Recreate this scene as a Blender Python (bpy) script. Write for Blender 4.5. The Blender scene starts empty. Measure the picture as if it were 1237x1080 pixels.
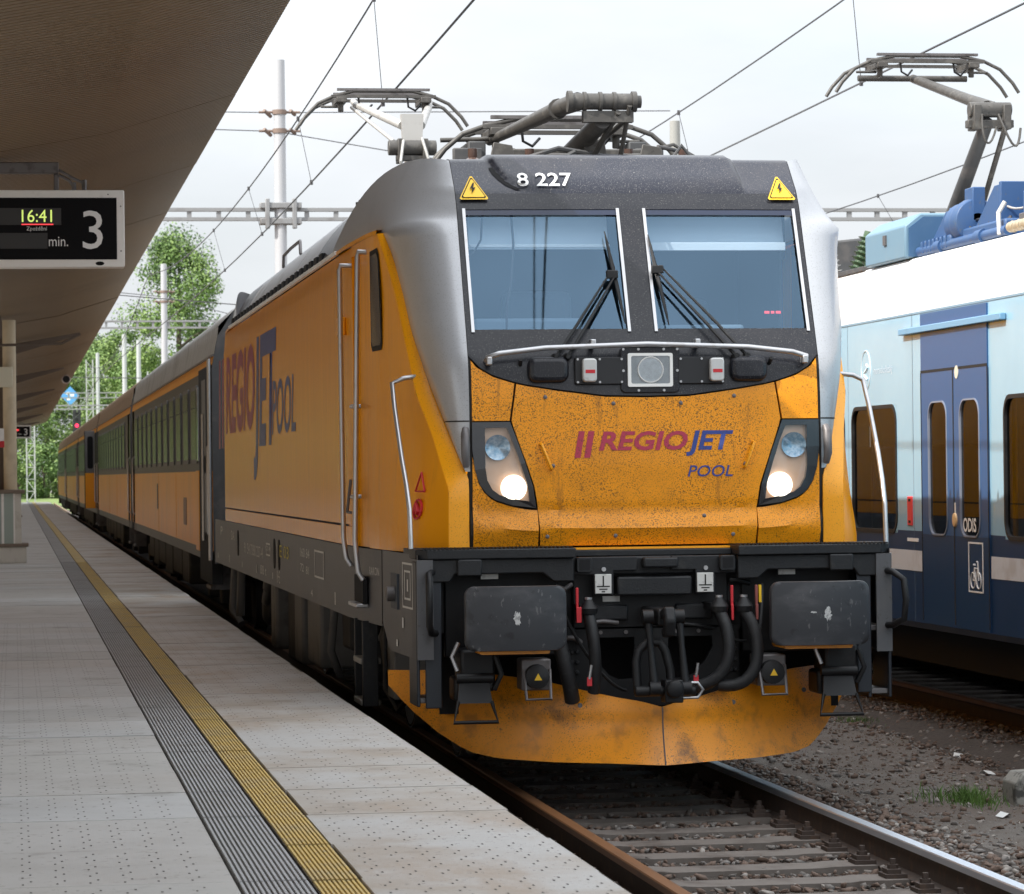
import bpy, bmesh, math, random
import numpy as np
from mathutils import Vector, Matrix
R = math.radians
rnd = random.Random(7)
SC = bpy.context.scene
COL = SC.collection

# ------------------------------------------------------------------ camera
CAM_POS = Vector((-3.6586, -18.4748, 1.86488)); YAW, PIT, ROL, FPX = .14842, .007619, -.011341, 4026.1
fw = Vector((math.sin(YAW)*math.cos(PIT), math.cos(YAW)*math.cos(PIT), math.sin(PIT)))
r0 = Vector((math.cos(YAW), -math.sin(YAW), 0)); u0 = r0.cross(fw)
rr = r0*math.cos(ROL) + u0*math.sin(ROL); uu = -r0*math.sin(ROL) + u0*math.cos(ROL)
cd = bpy.data.cameras.new('camera'); cam = bpy.data.objects.new('camera', cd); COL.objects.link(cam)
mw = Matrix.Identity(4)
for i in range(3):
    mw[i][0], mw[i][1], mw[i][2], mw[i][3] = rr[i], uu[i], -fw[i], CAM_POS[i]
cam.matrix_world = mw
cd.sensor_fit = 'HORIZONTAL'; cd.sensor_width = 36; cd.lens = FPX/1237*36
cd.clip_start = .5; cd.clip_end = 6000
cd.dof.use_dof = True; cd.dof.focus_distance = 19.2; cd.dof.aperture_fstop = 13
SC.camera = cam

# ------------------------------------------------------------------ world, sun, exposure
SUN = Vector((-1.0, -.50, 1.0)).normalized()          # towards the sun
el = math.asin(SUN.z); az = math.atan2(SUN.x, SUN.y)
w = bpy.data.worlds.new('World'); SC.world = w; w.use_nodes = True
nt = w.node_tree; N = nt.nodes; L = nt.links; N.clear()
def wn(t, **k):
    n = N.new(t)
    for a, b in k.items(): setattr(n, a, b)
    return n
tc = wn('ShaderNodeTexCoord'); sky = wn('ShaderNodeTexSky', sky_type='NISHITA', sun_disc=False)
sky.sun_elevation = el; sky.sun_rotation = az; sky.dust_density = 2.0; sky.air_density = 1.0
mp = wn('ShaderNodeMapping'); mp.inputs['Scale'].default_value = (1.0, 1.0, 3.2)
L.new(tc.outputs['Generated'], mp.inputs['Vector'])
ns = wn('ShaderNodeTexNoise'); ns.inputs['Scale'].default_value = 3.3; ns.inputs['Detail'].default_value = 7; ns.inputs['Roughness'].default_value = .52
L.new(mp.outputs[0], ns.inputs['Vector'])
cr = wn('ShaderNodeMapRange'); cr.inputs['From Min'].default_value = .34; cr.inputs['From Max'].default_value = .58
cr.inputs['To Min'].default_value = .70; cr.inputs['To Max'].default_value = 1.0
L.new(ns.outputs['Fac'], cr.inputs['Value'])
sx = wn('ShaderNodeSeparateXYZ'); L.new(tc.outputs['Generated'], sx.inputs[0])
# overcast sky: brighter towards the zenith (CIE 1:2)
ml = wn('ShaderNodeMapRange'); ml.inputs['From Min'].default_value = 0; ml.inputs['From Max'].default_value = 1
ml.inputs['To Min'].default_value = 4.9; ml.inputs['To Max'].default_value = 18
L.new(sx.outputs['Z'], ml.inputs['Value'])
cv = wn('ShaderNodeMapRange'); cv.inputs['From Min'].default_value = .3; cv.inputs['From Max'].default_value = .62
cv.inputs['To Min'].default_value = .87; cv.inputs['To Max'].default_value = 1.04
ns2 = wn('ShaderNodeTexNoise'); ns2.inputs['Scale'].default_value = 5.5; ns2.inputs['Detail'].default_value = 6
L.new(mp.outputs[0], ns2.inputs['Vector']); L.new(ns2.outputs['Fac'], cv.inputs['Value'])
mm = wn('ShaderNodeMath', operation='MULTIPLY'); L.new(ml.outputs[0], mm.inputs[0]); L.new(cv.outputs[0], mm.inputs[1])
cc = wn('ShaderNodeVectorMath', operation='SCALE'); cc.inputs[0].default_value = (.965, 1.0, 1.045)
L.new(mm.outputs[0], cc.inputs['Scale'])
mx = wn('ShaderNodeMix', data_type='RGBA'); L.new(cr.outputs[0], mx.inputs['Factor'])
L.new(sky.outputs[0], mx.inputs[6]); L.new(cc.outputs[0], mx.inputs[7])
bg = wn('ShaderNodeBackground'); bg.inputs['Strength'].default_value = .1
wo = wn('ShaderNodeOutputWorld'); L.new(mx.outputs[2], bg.inputs['Color']); L.new(bg.outputs[0], wo.inputs[0])
ld = bpy.data.lights.new('sun', 'SUN'); ld.energy = 3.3; ld.angle = R(.6); ld.color = (1, .95, .87)
so = bpy.data.objects.new('sun', ld); COL.objects.link(so); so.rotation_euler = SUN.to_track_quat('Z', 'Y').to_euler(); so.location = (0, 0, 60)
SC.view_settings.view_transform = 'Standard'; SC.view_settings.look = 'None'
SC.view_settings.exposure = .78; SC.view_settings.gamma = 1; SC.view_settings.use_curve_mapping = False
SC.cycles.max_bounces = 8; SC.cycles.transparent_max_bounces = 12
SC.cycles.use_denoising = True

# ------------------------------------------------------------------ materials
MATS = {}
def mat(name, col, rough=.6, metal=0., var=None, bump=None, coat=0., dirt=None, spec=.5, emit=None, bump2=None, rvar=0):
    """var=(scale, amount, col2)  bump=(scale, strength, stretch)  dirt=list of (scale, threshold, soft, colour, amount)"""
    if name in MATS: return MATS[name]
    m = bpy.data.materials.new(name); m.use_nodes = True; t = m.node_tree; n = t.nodes; l = t.links
    b = n['Principled BSDF']; b.inputs['Roughness'].default_value = rough; b.inputs['Metallic'].default_value = metal
    b.inputs['Specular IOR Level'].default_value = spec; b.inputs['Coat Weight'].default_value = coat; b.inputs['Coat Roughness'].default_value = .06
    c = (*col, 1); b.inputs['Base Color'].default_value = c
    co = n.new('ShaderNodeNewGeometry').outputs['Position']; cur = None
    def noise(scale, detail=5, stretch=None):
        v = co
        if stretch:
            mpn = n.new('ShaderNodeMapping'); mpn.inputs['Scale'].default_value = stretch; l.new(co, mpn.inputs[0]); v = mpn.outputs[0]
        q = n.new('ShaderNodeTexNoise'); q.inputs['Scale'].default_value = scale; q.inputs['Detail'].default_value = detail
        q.inputs['Roughness'].default_value = .6
        l.new(v, q.inputs['Vector']); return q.outputs['Fac']
    def mix(fac, a, bcol):
        q = n.new('ShaderNodeMix'); q.data_type = 'RGBA'; l.new(fac, q.inputs['Factor'])
        if a is None: q.inputs[6].default_value = c
        else: l.new(a, q.inputs[6])
        q.inputs[7].default_value = (*bcol, 1); return q.outputs[2]
    def ramp(f, lo, hi, a=0., z=1.):
        q = n.new('ShaderNodeMapRange'); q.interpolation_type = 'SMOOTHSTEP'
        for k, v in zip(('From Min', 'From Max', 'To Min', 'To Max'), (lo, hi, a, z)): q.inputs[k].default_value = v
        l.new(f, q.inputs['Value']); return q.outputs[0]
    if var:
        cur = mix(ramp(noise(var[0], 6, var[3] if len(var) > 3 else None), .35, .68, 0, var[1]), cur, var[2])
    for d in dirt or []:
        fac = ramp(noise(d[0], d[5] if len(d) > 5 else 3, d[6] if len(d) > 6 else None), d[1], d[1]+d[2], 0, d[4])
        if len(d) > 7:      # grime gathers in patches
            q = n.new('ShaderNodeMath'); q.operation = 'MULTIPLY'; l.new(fac, q.inputs[0]); l.new(ramp(noise(d[7][0], 5, d[7][3] if len(d[7]) > 3 else None), d[7][1], d[7][2], .15, 1), q.inputs[1]); fac = q.outputs[0]
        cur = mix(fac, cur, d[3])
    if cur is not None: l.new(cur, b.inputs['Base Color'])
    if rvar: l.new(ramp(noise(2.5, 6), .3, .7, max(.02, rough-rvar), min(1, rough+rvar)), b.inputs['Roughness'])
    last = None
    for bp in (bump, bump2):
        if bp:
            q = n.new('ShaderNodeBump'); q.inputs['Strength'].default_value = bp[1]; q.inputs['Distance'].default_value = bp[3] if len(bp) > 3 else .01
            l.new(noise(bp[0], 4, bp[2] if len(bp) > 2 else None), q.inputs['Height'])
            if last: l.new(last, q.inputs['Normal'])
            last = q.outputs[0]
    if last:
        l.new(last, b.inputs['Normal'])
        if coat: l.new(last, b.inputs['Coat Normal'])
    if emit: b.inputs['Emission Color'].default_value = (*emit[0], 1); b.inputs['Emission Strength'].default_value = emit[1]
    MATS[name] = m; return m

YEL = (.86, .315, .006); BRN = (.06, .03, .012)
SPECK = [(120, .56, .05, BRN, .85, 2, None, (2.2, .40, .58)), (60, .63, .03, (.04, .024, .012), .9, 3, (1, 1, .8), (3.1, .42, .6)), (2.6, .47, .22, (.60, .225, .010), .45, 7), (9, .60, .10, (.32, .12, .015), .5, 7, (1.6, 1, .22)), (170, .60, .04, (.10, .05, .015), .7, 2)]
yel_front = mat('yellow_front_paint', YEL, .36, coat=.08, spec=.32, dirt=SPECK, bump=(40, .05))
yel_side = mat('yellow_side_paint', (.88, .33, .004), .22, coat=.0, spec=.10, var=(.7, .35, (.80, .30, .008), (1, 1, 3)), bump=(1.0, .5, (1, 4.0, .35), .02), bump2=(14, .05, (1, 4, .3), .01), dirt=[(5, .56, .2, (.55, .22, .02), .35, 6, (1, 2, .25))])
yel_bevel = mat('yellow_bevel_paint', (.90, .36, .004), .35, coat=.08, dirt=[(150, .61, .06, BRN, .5, 2)])
yel_plow = mat('plough_paint', (.84, .30, .008), .34, spec=.6, dirt=[(6, .50, .2, (.28, .11, .02), .55, 6), (2.4, .55, .12, (.03, .02, .015), .85, 7), (110, .585, .05, BRN, .75, 2, None, (2.5, .4, .6)), (14, .66, .06, (.05, .03, .02), .7, 5)], bump=(5, .12))
silver = mat('silver_paint', (.42, .43, .45), .36, .35, dirt=[(150, .59, .07, (.22, .21, .20), .55, 2), (2.5, .5, .3, (.33, .34, .36), .6, 6)], coat=.25)
roof_silver = mat('roof_silver', (.52, .53, .55), .42, .3, dirt=[(4, .5, .2, (.3, .29, .28), .6, 6, (1, .3, 1))])
mask_black = mat('mask_black', (.010, .011, .016), .34, coat=.12, spec=.35, dirt=[(170, .60, .06, (.16, .15, .14), .5, 2), (2.2, .48, .3, (.028, .027, .031), .6, 6)], bump=(60, .05))
hood_black = mat('hood_blue_black', (.012, .015, .028), .36, coat=.15, spec=.4, dirt=[(180, .575, .08, (.24, .22, .21), .5, 2), (1.7, .45, .3, (.045, .043, .047), .8, 6), (70, .67, .04, (.42, .40, .36), .6, 4)])
black = mat('black_steel', (.008, .008, .009), .5, spec=.35, dirt=[(6, .55, .2, (.028, .026, .023), .6, 6)], bump=(30, .06))
deck_black = mat('deck_steel', (.013, .014, .016), .5, spec=.4, dirt=[(9, .55, .2, (.038, .035, .032), .6, 6)], bump=(90, .2))
rubber = mat('black_rubber', (.008, .008, .009), .6, dirt=[(20, .55, .2, (.04, .04, .04), .5)])
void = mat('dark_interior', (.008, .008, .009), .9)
grey_skirt = mat('grey_skirt', (.085, .085, .090), .5, dirt=[(3, .5, .2, (.13, .12, .11), .5, 6, (1, 1, .5)), (40, .62, .05, (.05, .045, .04), .5)])
under = mat('underframe_grime', (.022, .021, .020), .75, dirt=[(4, .48, .2, (.06, .053, .046), .7, 6)], bump=(25, .15))
under_lt = mat('underframe_box_grey', (.13, .122, .112), .7, dirt=[(3, .5, .2, (.05, .045, .04), .7, 6)])
steel = mat('brushed_steel', (.48, .48, .49), .34, .8, dirt=[(12, .55, .2, (.35, .33, .31), .5)])
steel_dk = mat('dark_steel', (.16, .15, .15), .5, .5, dirt=[(8, .5, .2, (.07, .06, .055), .7)])
buffer_m = mat('buffer_plate_steel', (.034, .036, .041), .42, .1, dirt=[(3, .48, .2, (.075, .075, .08), .7, 8, (1, 1, 2)), (9, .58, .1, (.018, .018, .02), .7, 7), (40, .64, .04, (.14, .14, .14), .6, 4, (1, 1, .4))], bump=(8, .1))
grease = mat('bare_metal_spot', (.55, .55, .54), .4, .4, dirt=[(30, .5, .1, (.2, .2, .2), .7)])
white = mat('white_print', (.80, .80, .79), .6)
white_dirty = mat('white_plate', (.62, .61, .58), .6, dirt=[(20, .55, .15, (.3, .29, .27), .6)])
red = mat('red_enamel', (.55, .02, .03), .45)
crimson = mat('crimson_print', (.42, .03, .07), .5, dirt=[(75, .61, .04, BRN, .6, 2)])
navy_txt = mat('blue_print', (.028, .055, .25), .5, dirt=[(75, .61, .04, BRN, .6, 2)])
purple_s = mat('side_purple_print', (.30, .035, .10), .35, spec=.08)
navy_s = mat('side_blue_print', (.045, .075, .24), .35, spec=.08)
warn_y = mat('warning_yellow', (.85, .52, .02), .5)
seam = mat('panel_gap', (.012, .010, .008), .8)
lamp_white = mat('lit_headlamp', (1, .95, .85), .3, emit=((1, .90, .72), .95))
lamp_red = mat('lit_signal_red', (.8, .02, .05), .3, emit=((1, .03, .10), 1.2))
led = mat('lit_led', (.3, .4, .1), .4, emit=((.66, .82, .18), .55))
led_red = mat('lit_led_red', (.8, .05, .06), .4, emit=((1, .06, .07), .8))
lamp_blue = mat('unlit_lamp_reflector', (.16, .30, .42), .15, .6, var=(45, .8, (.5, .6, .68)))
lamp_house = mat('lamp_housing', (.70, .47, .32), .35, .0, var=(6, .5, (.72, .58, .48)))
pan_grey = mat('pantograph_grey', (.085, .08, .074), .5, .3, dirt=[(10, .5, .2, (.16, .15, .135), .6), (30, .6, .1, (.03, .028, .026), .6)])
pan_light = mat('pantograph_silver', (.46, .45, .43), .45, .3, dirt=[(9, .55, .2, (.3, .28, .26), .6)])
ins_br = mat('insulator_brown', (.09, .055, .045), .25)
ins_gr = mat('insulator_green', (.075, .125, .07), .25)
concrete = mat('platform_concrete', (.475, .465, .45), .85, var=(1.5, .8, (.41, .395, .375)), dirt=[(.8, .5, .25, (.42, .395, .365), .7, 6), (18, .58, .12, (.30, .28, .25), .5, 5), (3.0, .60, .06, (.30, .285, .265), .45, 7), (24, .70, .02, (.20, .19, .175), .6, 2)], bump=(80, .12))
concrete_edge = mat('edge_concrete', (.465, .455, .44), .85, var=(1.2, .9, (.37, .315, .26)), dirt=[(2.2, .52, .2, (.36, .28, .21), .7, 7, (1, .35, 1)), (40, .64, .05, (.2, .18, .17), .6, 3), (2.4, .60, .06, (.29, .265, .235), .5, 7), (24, .70, .02, (.20, .19, .175), .6, 2)], bump=(80, .12))
tact_grey = mat('tactile_grey', (.38, .38, .385), .8, dirt=[(3, .5, .2, (.31, .30, .29), .7, 6)])
groove_m = mat('groove_shade', (.13, .12, .11), .95)  # dark groove colour stands in for the weak shading between ribs
tact_yel = mat('tactile_yellow', (.60, .43, .14), .75, dirt=[(3.5, .44, .2, (.52, .40, .19), .8, 6), (25, .55, .1, (.33, .29, .22), .6)])
conc_dark = mat('wall_concrete', (.17, .16, .15), .9, dirt=[(3, .5, .2, (.08, .075, .07), .8, 6)])
conc_white = mat('painted_concrete', (.62, .60, .55), .8, dirt=[(4, .5, .2, (.42, .39, .34), .7, 6)])
canopy_m = mat('canopy_brown_sheet', (.21, .142, .080), .45, dirt=[(.35, .40, .4, (.15, .104, .062), .7, 3)])
canopy_beam = mat('canopy_beam', (.12, .09, .07), .6)
alu = mat('sign_frame_alu', (.84, .83, .80), .4, dirt=[(5, .55, .2, (.5, .47, .42), .6)])
sign_black = mat('sign_face', (.004, .004, .005), .4, spec=.12)
sign_lcd = mat('sign_display', (.030, .030, .030), .4)
mast_m = mat('galvanised_mast', (.46, .47, .49), .55, .15, dirt=[(3, .5, .3, (.5, .5, .5), .5, 5)])
beam_m = mat('galvanised_beam', (.28, .285, .29), .55, .3, dirt=[(2, .5, .2, (.2, .19, .185), .6)])
wire_m = mat('overhead_wire_copper', (.06, .06, .065), .6)
coach_or = mat('coach_orange', (.86, .33, .014), .34, coat=.0, spec=.10, var=(.5, .4, (.70, .30, .05)), bump=(1.0, .10, (1, 1.3, .3), .02), dirt=[(4, .5, .25, (.45, .22, .07), .4, 6, (1, 1, .3))])
coach_dk = mat('coach_window_band', (.040, .040, .043), .45, spec=.25)
coach_gl = mat('coach_glass', (.016, .017, .019), .2, spec=.03)
coach_roof = mat('coach_roof', (.40, .39, .37), .5, .25, dirt=[(3, .5, .2, (.22, .20, .18), .7, 6, (.4, 3, .4))])
coach_roof_b = mat('coach_roof_brown', (.30, .215, .15), .5, .1, dirt=[(3, .5, .2, (.2, .15, .11), .7, 6)])
lb = mat('light_blue_paint', (.31, .54, .70), .25, coat=.5, var=(1.2, .4, (.26, .47, .64)), bump=(1.2, .08, (1, 1, .5), .02))
nb = mat('navy_paint', (.012, .042, .105), .35, coat=.10, spec=.3, var=(1.5, .5, (.020, .048, .125)))
nb_door = mat('navy_door_paint', (.026, .095, .235), .35, coat=.15, spec=.3)
bt_white = mat('white_roof_paint', (.80, .80, .80), .4)
bt_grey = mat('grey_stripe', (.62, .66, .71), .5, dirt=[(3, .5, .2, (.4, .39, .38), .5)])
eq_blue = mat('equipment_blue', (.034, .092, .225), .5, dirt=[(5, .52, .2, (.055, .105, .20), .7, 6), (20, .6, .1, (.10, .11, .13), .5)])
eq_sunlit = mat('equipment_sunlit_blue', (.15, .26, .35), .5, dirt=[(3, .5, .2, (.18, .27, .33), .6, 6)])  # paler blue holds the sunlight on the hood's left side
eq_dark = mat('equipment_dark', (.06, .062, .065), .6, dirt=[(5, .5, .2, (.12, .11, .105), .6)])
rail_side = mat('rail_rust', (.055, .038, .030), .75, dirt=[(14, .5, .2, (.10, .058, .036), .7, 5)], bump=(40, .1))
rail_top = mat('rail_polished', (.80, .86, .94), .36, .95)
rail_rusty_top = mat('rail_worn_rust', (.26, .13, .065), .4, .5, dirt=[(5, .5, .25, (.12, .075, .05), .7, 5, (4, .3, 1))])
sleeper_m = mat('sleeper_concrete', (.165, .142, .125), .85, dirt=[(4, .45, .25, (.085, .066, .055), .85, 6)], bump=(40, .15))
ballast_base = mat('ballast_base', (.075, .058, .047), .95, dirt=[(30, .5, .2, (.025, .02, .018), .8)], bump=(35, 1.0, None, .03))
cinder = mat('cinder_path', (.165, .145, .128), .95, var=(2.0, .8, (.115, .086, .066)), dirt=[(90, .52, .15, (.09, .078, .07), .8, 4), (140, .62, .06, (.36, .34, .31), .7, 2), (1.1, .5, .2, (.13, .094, .075), .7, 6)], bump=(120, .8, None, .012))
stone_ms = [mat('ballast_stone_brown', (.15, .102, .078), .9, dirt=[(14, .5, .3, (.085, .06, .048), .7)]),
            mat('ballast_stone_grey', (.19, .17, .155), .9, dirt=[(14, .5, .3, (.105, .088, .075), .7)]),
            mat('ballast_stone_pale', (.33, .295, .265), .9, dirt=[(14, .5, .3, (.13, .11, .10), .7)])]
ground_m = mat('yard_ground', (.16, .145, .125), .95, var=(.05, .6, (.13, .125, .10)), dirt=[(.4, .5, .2, (.09, .08, .07), .7, 6)])
lawn_m = mat('meadow', (.13, .20, .045), .95, var=(.2, .8, (.20, .24, .08)), dirt=[(1.5, .5, .2, (.08, .13, .035), .6, 6)])
leaf_ms = [mat('leaf_green', (.125, .21, .050), .6), mat('leaf_light', (.19, .28, .075), .6), mat('leaf_dark', (.075, .14, .038), .6)]
bark = mat('bark', (.10, .08, .06), .9)
grass_m = mat('grass_blade', (.09, .17, .03), .7)
paper_m = mat('white_scrap', (.7, .7, .68), .8)
cushion = mat('cab_trim', (.16, .21, .25), .7)
cabwall = mat('cab_wall', (.045, .06, .075), .7)
blind_m = mat('sun_blind', (.66, .72, .76), .7)
blind_bar = mat('blind_bar_white', (.85, .86, .86), .5)
glass_pl = mat('planter_glass', (.30, .36, .32), .15, spec=.6)
col_beige = mat('column_beige', (.66, .56, .40), .7, dirt=[(3, .5, .2, (.5, .42, .29), .6)])
lightbox = mat('light_box_cream', (.70, .66, .52), .6)
sig_blue = mat('sign_blue', (.10, .33, .68), .5)

def glassmat(name, tint, gloss, fac, rough=.02):
    m = bpy.data.materials.new(name); m.use_nodes = True; t = m.node_tree; n = t.nodes; n.clear(); l = t.links
    tr = n.new('ShaderNodeBsdfTransparent'); tr.inputs[0].default_value = (*tint, 1)
    gl = n.new('ShaderNodeBsdfGlossy'); gl.inputs[0].default_value = (*gloss, 1); gl.inputs['Roughness'].default_value = rough
    mi = n.new('ShaderNodeMixShader'); lw = n.new('ShaderNodeLayerWeight'); lw.inputs[0].default_value = .25
    mr = n.new('ShaderNodeMapRange'); mr.inputs['To Min'].default_value = fac; mr.inputs['To Max'].default_value = .9
    l.new(lw.outputs['Facing'], mr.inputs['Value'])
    pw = n.new('ShaderNodeMath'); pw.operation = 'POWER'; pw.inputs[1].default_value = 3; l.new(lw.outputs['Facing'], pw.inputs[0]); l.new(pw.outputs[0], mr.inputs['Value'])
    l.new(mr.outputs[0], mi.inputs[0]); l.new(tr.outputs[0], mi.inputs[1]); l.new(gl.outputs[0], mi.inputs[2])
    o = n.new('ShaderNodeOutputMaterial'); l.new(mi.outputs[0], o.inputs[0]); return m
wind_gl = glassmat('windscreen_glass', (.74, .82, .88), (.34, .54, .76), .15, .03)
bt_glass = glassmat('tinted_train_glass', (.44, .42, .40), (.8, .8, .8), .06, .02)
lens_gl = glassmat('headlight_glass', (.95, .95, .95), (1, 1, 1), .05)

# ------------------------------------------------------------------ mesh helpers
class MB:
    def __init__(s): s.v = []; s.f = []; s.m = []; s.cur = 0
    def add(s, vs, fs):
        o = len(s.v); s.v += [tuple(map(float, p)) for p in vs]
        for f in fs: s.f.append([o+i for i in f]); s.m.append(s.cur)
        return s
    def box(s, x0, x1, y0, y1, z0, z1, rot=None, piv=None):
        vs = [Vector((x, y, z)) for z in (z0, z1) for y in (y0, y1) for x in (x0, x1)]
        if rot is not None:
            pv = Vector(piv) if piv else Vector(((x0+x1)/2, (y0+y1)/2, (z0+z1)/2))
            vs = [rot @ (p-pv)+pv for p in vs]
        return s.add(vs, [(0, 2, 3, 1), (4, 5, 7, 6), (0, 1, 5, 4), (2, 6, 7, 3), (0, 4, 6, 2), (1, 3, 7, 5)])
    def tube(s, pts, r, n=8, cap=True):
        pts = [Vector(p) for p in pts]; rs = r if isinstance(r, (list, tuple)) else [r]*len(pts)
        vs = []; fs = []; t0 = None
        for i, p in enumerate(pts):
            a = pts[max(i-1, 0)]; b = pts[min(i+1, len(pts)-1)]; t = (b-a).normalized()
            if t0 is None:
                u = t.orthogonal().normalized()
            else:
                u = (u - t*u.dot(t)).normalized()
            t0 = t; v = t.cross(u)
            for k in range(n):
                c = 2*math.pi*k/n; vs.append(p+(u*math.cos(c)+v*math.sin(c))*rs[i])
        for i in range(len(pts)-1):
            for k in range(n):
                fs.append((i*n+k, i*n+(k+1) % n, (i+1)*n+(k+1) % n, (i+1)*n+k))
        if cap: fs.append(tuple(range(n))[::-1]); fs.append(tuple((len(pts)-1)*n+k for k in range(n)))
        return s.add(vs, fs)
    def grid(s, rows, flip=False):
        n = len(rows[0]); vs = [p for r_ in rows for p in r_]; fs = []
        for i in range(len(rows)-1):
            for k in range(n-1):
                q = (i*n+k, i*n+k+1, (i+1)*n+k+1, (i+1)*n+k); fs.append(q[::-1] if flip else q)
        return s.add(vs, fs)
    def prism(s, poly, axis, a, b):
        """poly = 2D points in the other two axes (ordered); extruded along axis from a to b"""
        def mk(p, h):
            q = list(p); q.insert(axis, h); return q
        n = len(poly); vs = [mk(p, a) for p in poly]+[mk(p, b) for p in poly]
        fs = [tuple(range(n))[::-1], tuple(range(n, 2*n))]+[(i, (i+1) % n, n+(i+1) % n, n+i) for i in range(n)]
        return s.add(vs, fs)
    def lathe(s, prof, c, ax='z', n=16):
        vs = []; fs = []
        for (r_, h) in prof:
            for k in range(n):
                a = 2*math.pi*k/n; x, y = r_*math.cos(a), r_*math.sin(a)
                p = {'z': (x, y, h), 'y': (x, h, y), 'x': (h, x, y)}[ax]
                vs.append((c[0]+p[0], c[1]+p[1], c[2]+p[2]))
        for i in range(len(prof)-1):
            for k in range(n): fs.append((i*n+k, i*n+(k+1) % n, (i+1)*n+(k+1) % n, (i+1)*n+k))
        fs.append(tuple(range(n))[::-1]); fs.append(tuple((len(prof)-1)*n+k for k in range(n)))
        return s.add(vs, fs)
    def use(s, i): s.cur = i; return s

def mesh_of(mb, name, mats, smooth=None, fixn=True):
    me = bpy.data.meshes.new(name); me.from_pydata(mb.v, [], mb.f)
    ms = mats if isinstance(mats, (list, tuple)) else [mats]
    for m in ms: me.materials.append(m)
    if len(ms) > 1: me.polygons.foreach_set('material_index', mb.m)
    if fixn:
        bm = bmesh.new(); bm.from_mesh(me); bmesh.ops.recalc_face_normals(bm, faces=bm.faces); bm.to_mesh(me); bm.free()
    if smooth is not None:
        me.polygons.foreach_set('use_smooth', [True]*len(me.polygons)); me.set_sharp_from_angle(angle=R(smooth))
    me.update(); return me
def tag(o, label=None, cat=None, group=None, kind=None):
    for k, v in (('label', label), ('category', cat), ('group', group), ('kind', kind)):
        if v: o[k] = v
    return o
def link(name, me, parent=None, loc=None):
    o = bpy.data.objects.new(name, me); COL.objects.link(o)
    if parent: o.parent = parent
    if loc is not None: o.location = loc
    return o
def O(name, mb, mats, parent=None, bev=0, smooth=None, loc=None, seg=2, fixn=True, **k):
    o = link(name, mesh_of(mb, name, mats, smooth if smooth is not None else (35 if bev else None), fixn), parent, loc)
    if bev:
        b = o.modifiers.new('bevel', 'BEVEL'); b.width = bev; b.segments = seg; b.limit_method = 'ANGLE'; b.angle_limit = R(35)
    return tag(o, **k)
def E(name, loc=(0, 0, 0), **k):
    o = bpy.data.objects.new(name, None); COL.objects.link(o); o.location = loc; o.empty_display_size = .3; return tag(o, **k)
def copy_tree(o, parent=None, loc=None):
    c = o.copy(); COL.objects.link(c); c.parent = parent
    if loc is not None: c.location = loc
    for ch in list(o.children): copy_tree(ch, c)
    return c
FONT_CACHE = {}
def text(name, s, fn, x0, x1, z0, z1, m, parent, bold=0., shear=0., div=0):
    """letters as a thin mesh; fitted to the box (x0..x1, z0..z1); fn maps (a, b) -> point"""
    cu = bpy.data.curves.new('t', 'FONT'); cu.body = s; cu.offset = bold; cu.shear = shear; cu.resolution_u = 3
    ob = bpy.data.objects.new('t', cu); COL.objects.link(ob)
    dg = bpy.context.evaluated_depsgraph_get(); me = bpy.data.meshes.new_from_object(ob.evaluated_get(dg))
    bpy.data.objects.remove(ob); bpy.data.curves.remove(cu)
    xs = [v.co.x for v in me.vertices]; ys = [v.co.y for v in me.vertices]
    ax, bx, ay, by = min(xs), max(xs), min(ys), max(ys)
    for v in me.vertices:
        v.co = fn(x0+(v.co.x-ax)/(bx-ax)*(x1-x0), z0+(v.co.y-ay)/(by-ay)*(z1-z0))
    me.materials.clear(); me.materials.append(m)
    return link(name, me, parent)
def lerp(a, b, t): return a+(b-a)*t
def bez(p, t):
    p = [Vector(q) for q in p]
    while len(p) > 1: p = [p[i].lerp(p[i+1], t) for i in range(len(p)-1)]
    return p[0]
I_ = lambda x, xs, ys: float(np.interp(x, xs, ys))
def rrect(x0, x1, z0, z1, r, n=5):
    p = []
    for cx, cz, a0 in ((x1-r, z1-r, 0), (x0+r, z1-r, 90), (x0+r, z0+r, 180), (x1-r, z0+r, 270)):
        for k in range(n+1):
            a = R(a0+90*k/n); p.append((cx+r*math.cos(a), cz+r*math.sin(a)))
    return p
def ins(c, r0, z0, h, n, ax='z'):
    """ribbed insulator profile"""
    pr = []
    for k in range(n):
        z = z0+h*k/n; pr += [(r0*.55, z), (r0, z+h/n*.45), (r0*.55, z+h/n*.8)]
    return pr

# ================================================================== SETTING: ground, tracks, platform
PX0, PX1, PZ = -9.6, -1.72, .52       # platform
YA, YB = -22., 168.
g = MB().grid([[(x, y, -.46) for x in (-900, -60, 60, 900)] for y in (-600, -60, 165, 1500)])
O('ground', g, ground_m, kind='structure')
g = MB().grid([[(x, y, -.2 + .02*math.sin(x*.7+y*.3)) for x in np.linspace(-60, 160, 23)] for y in np.linspace(172, 420, 20)])
O('meadow', g, lawn_m, kind='structure')

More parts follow.
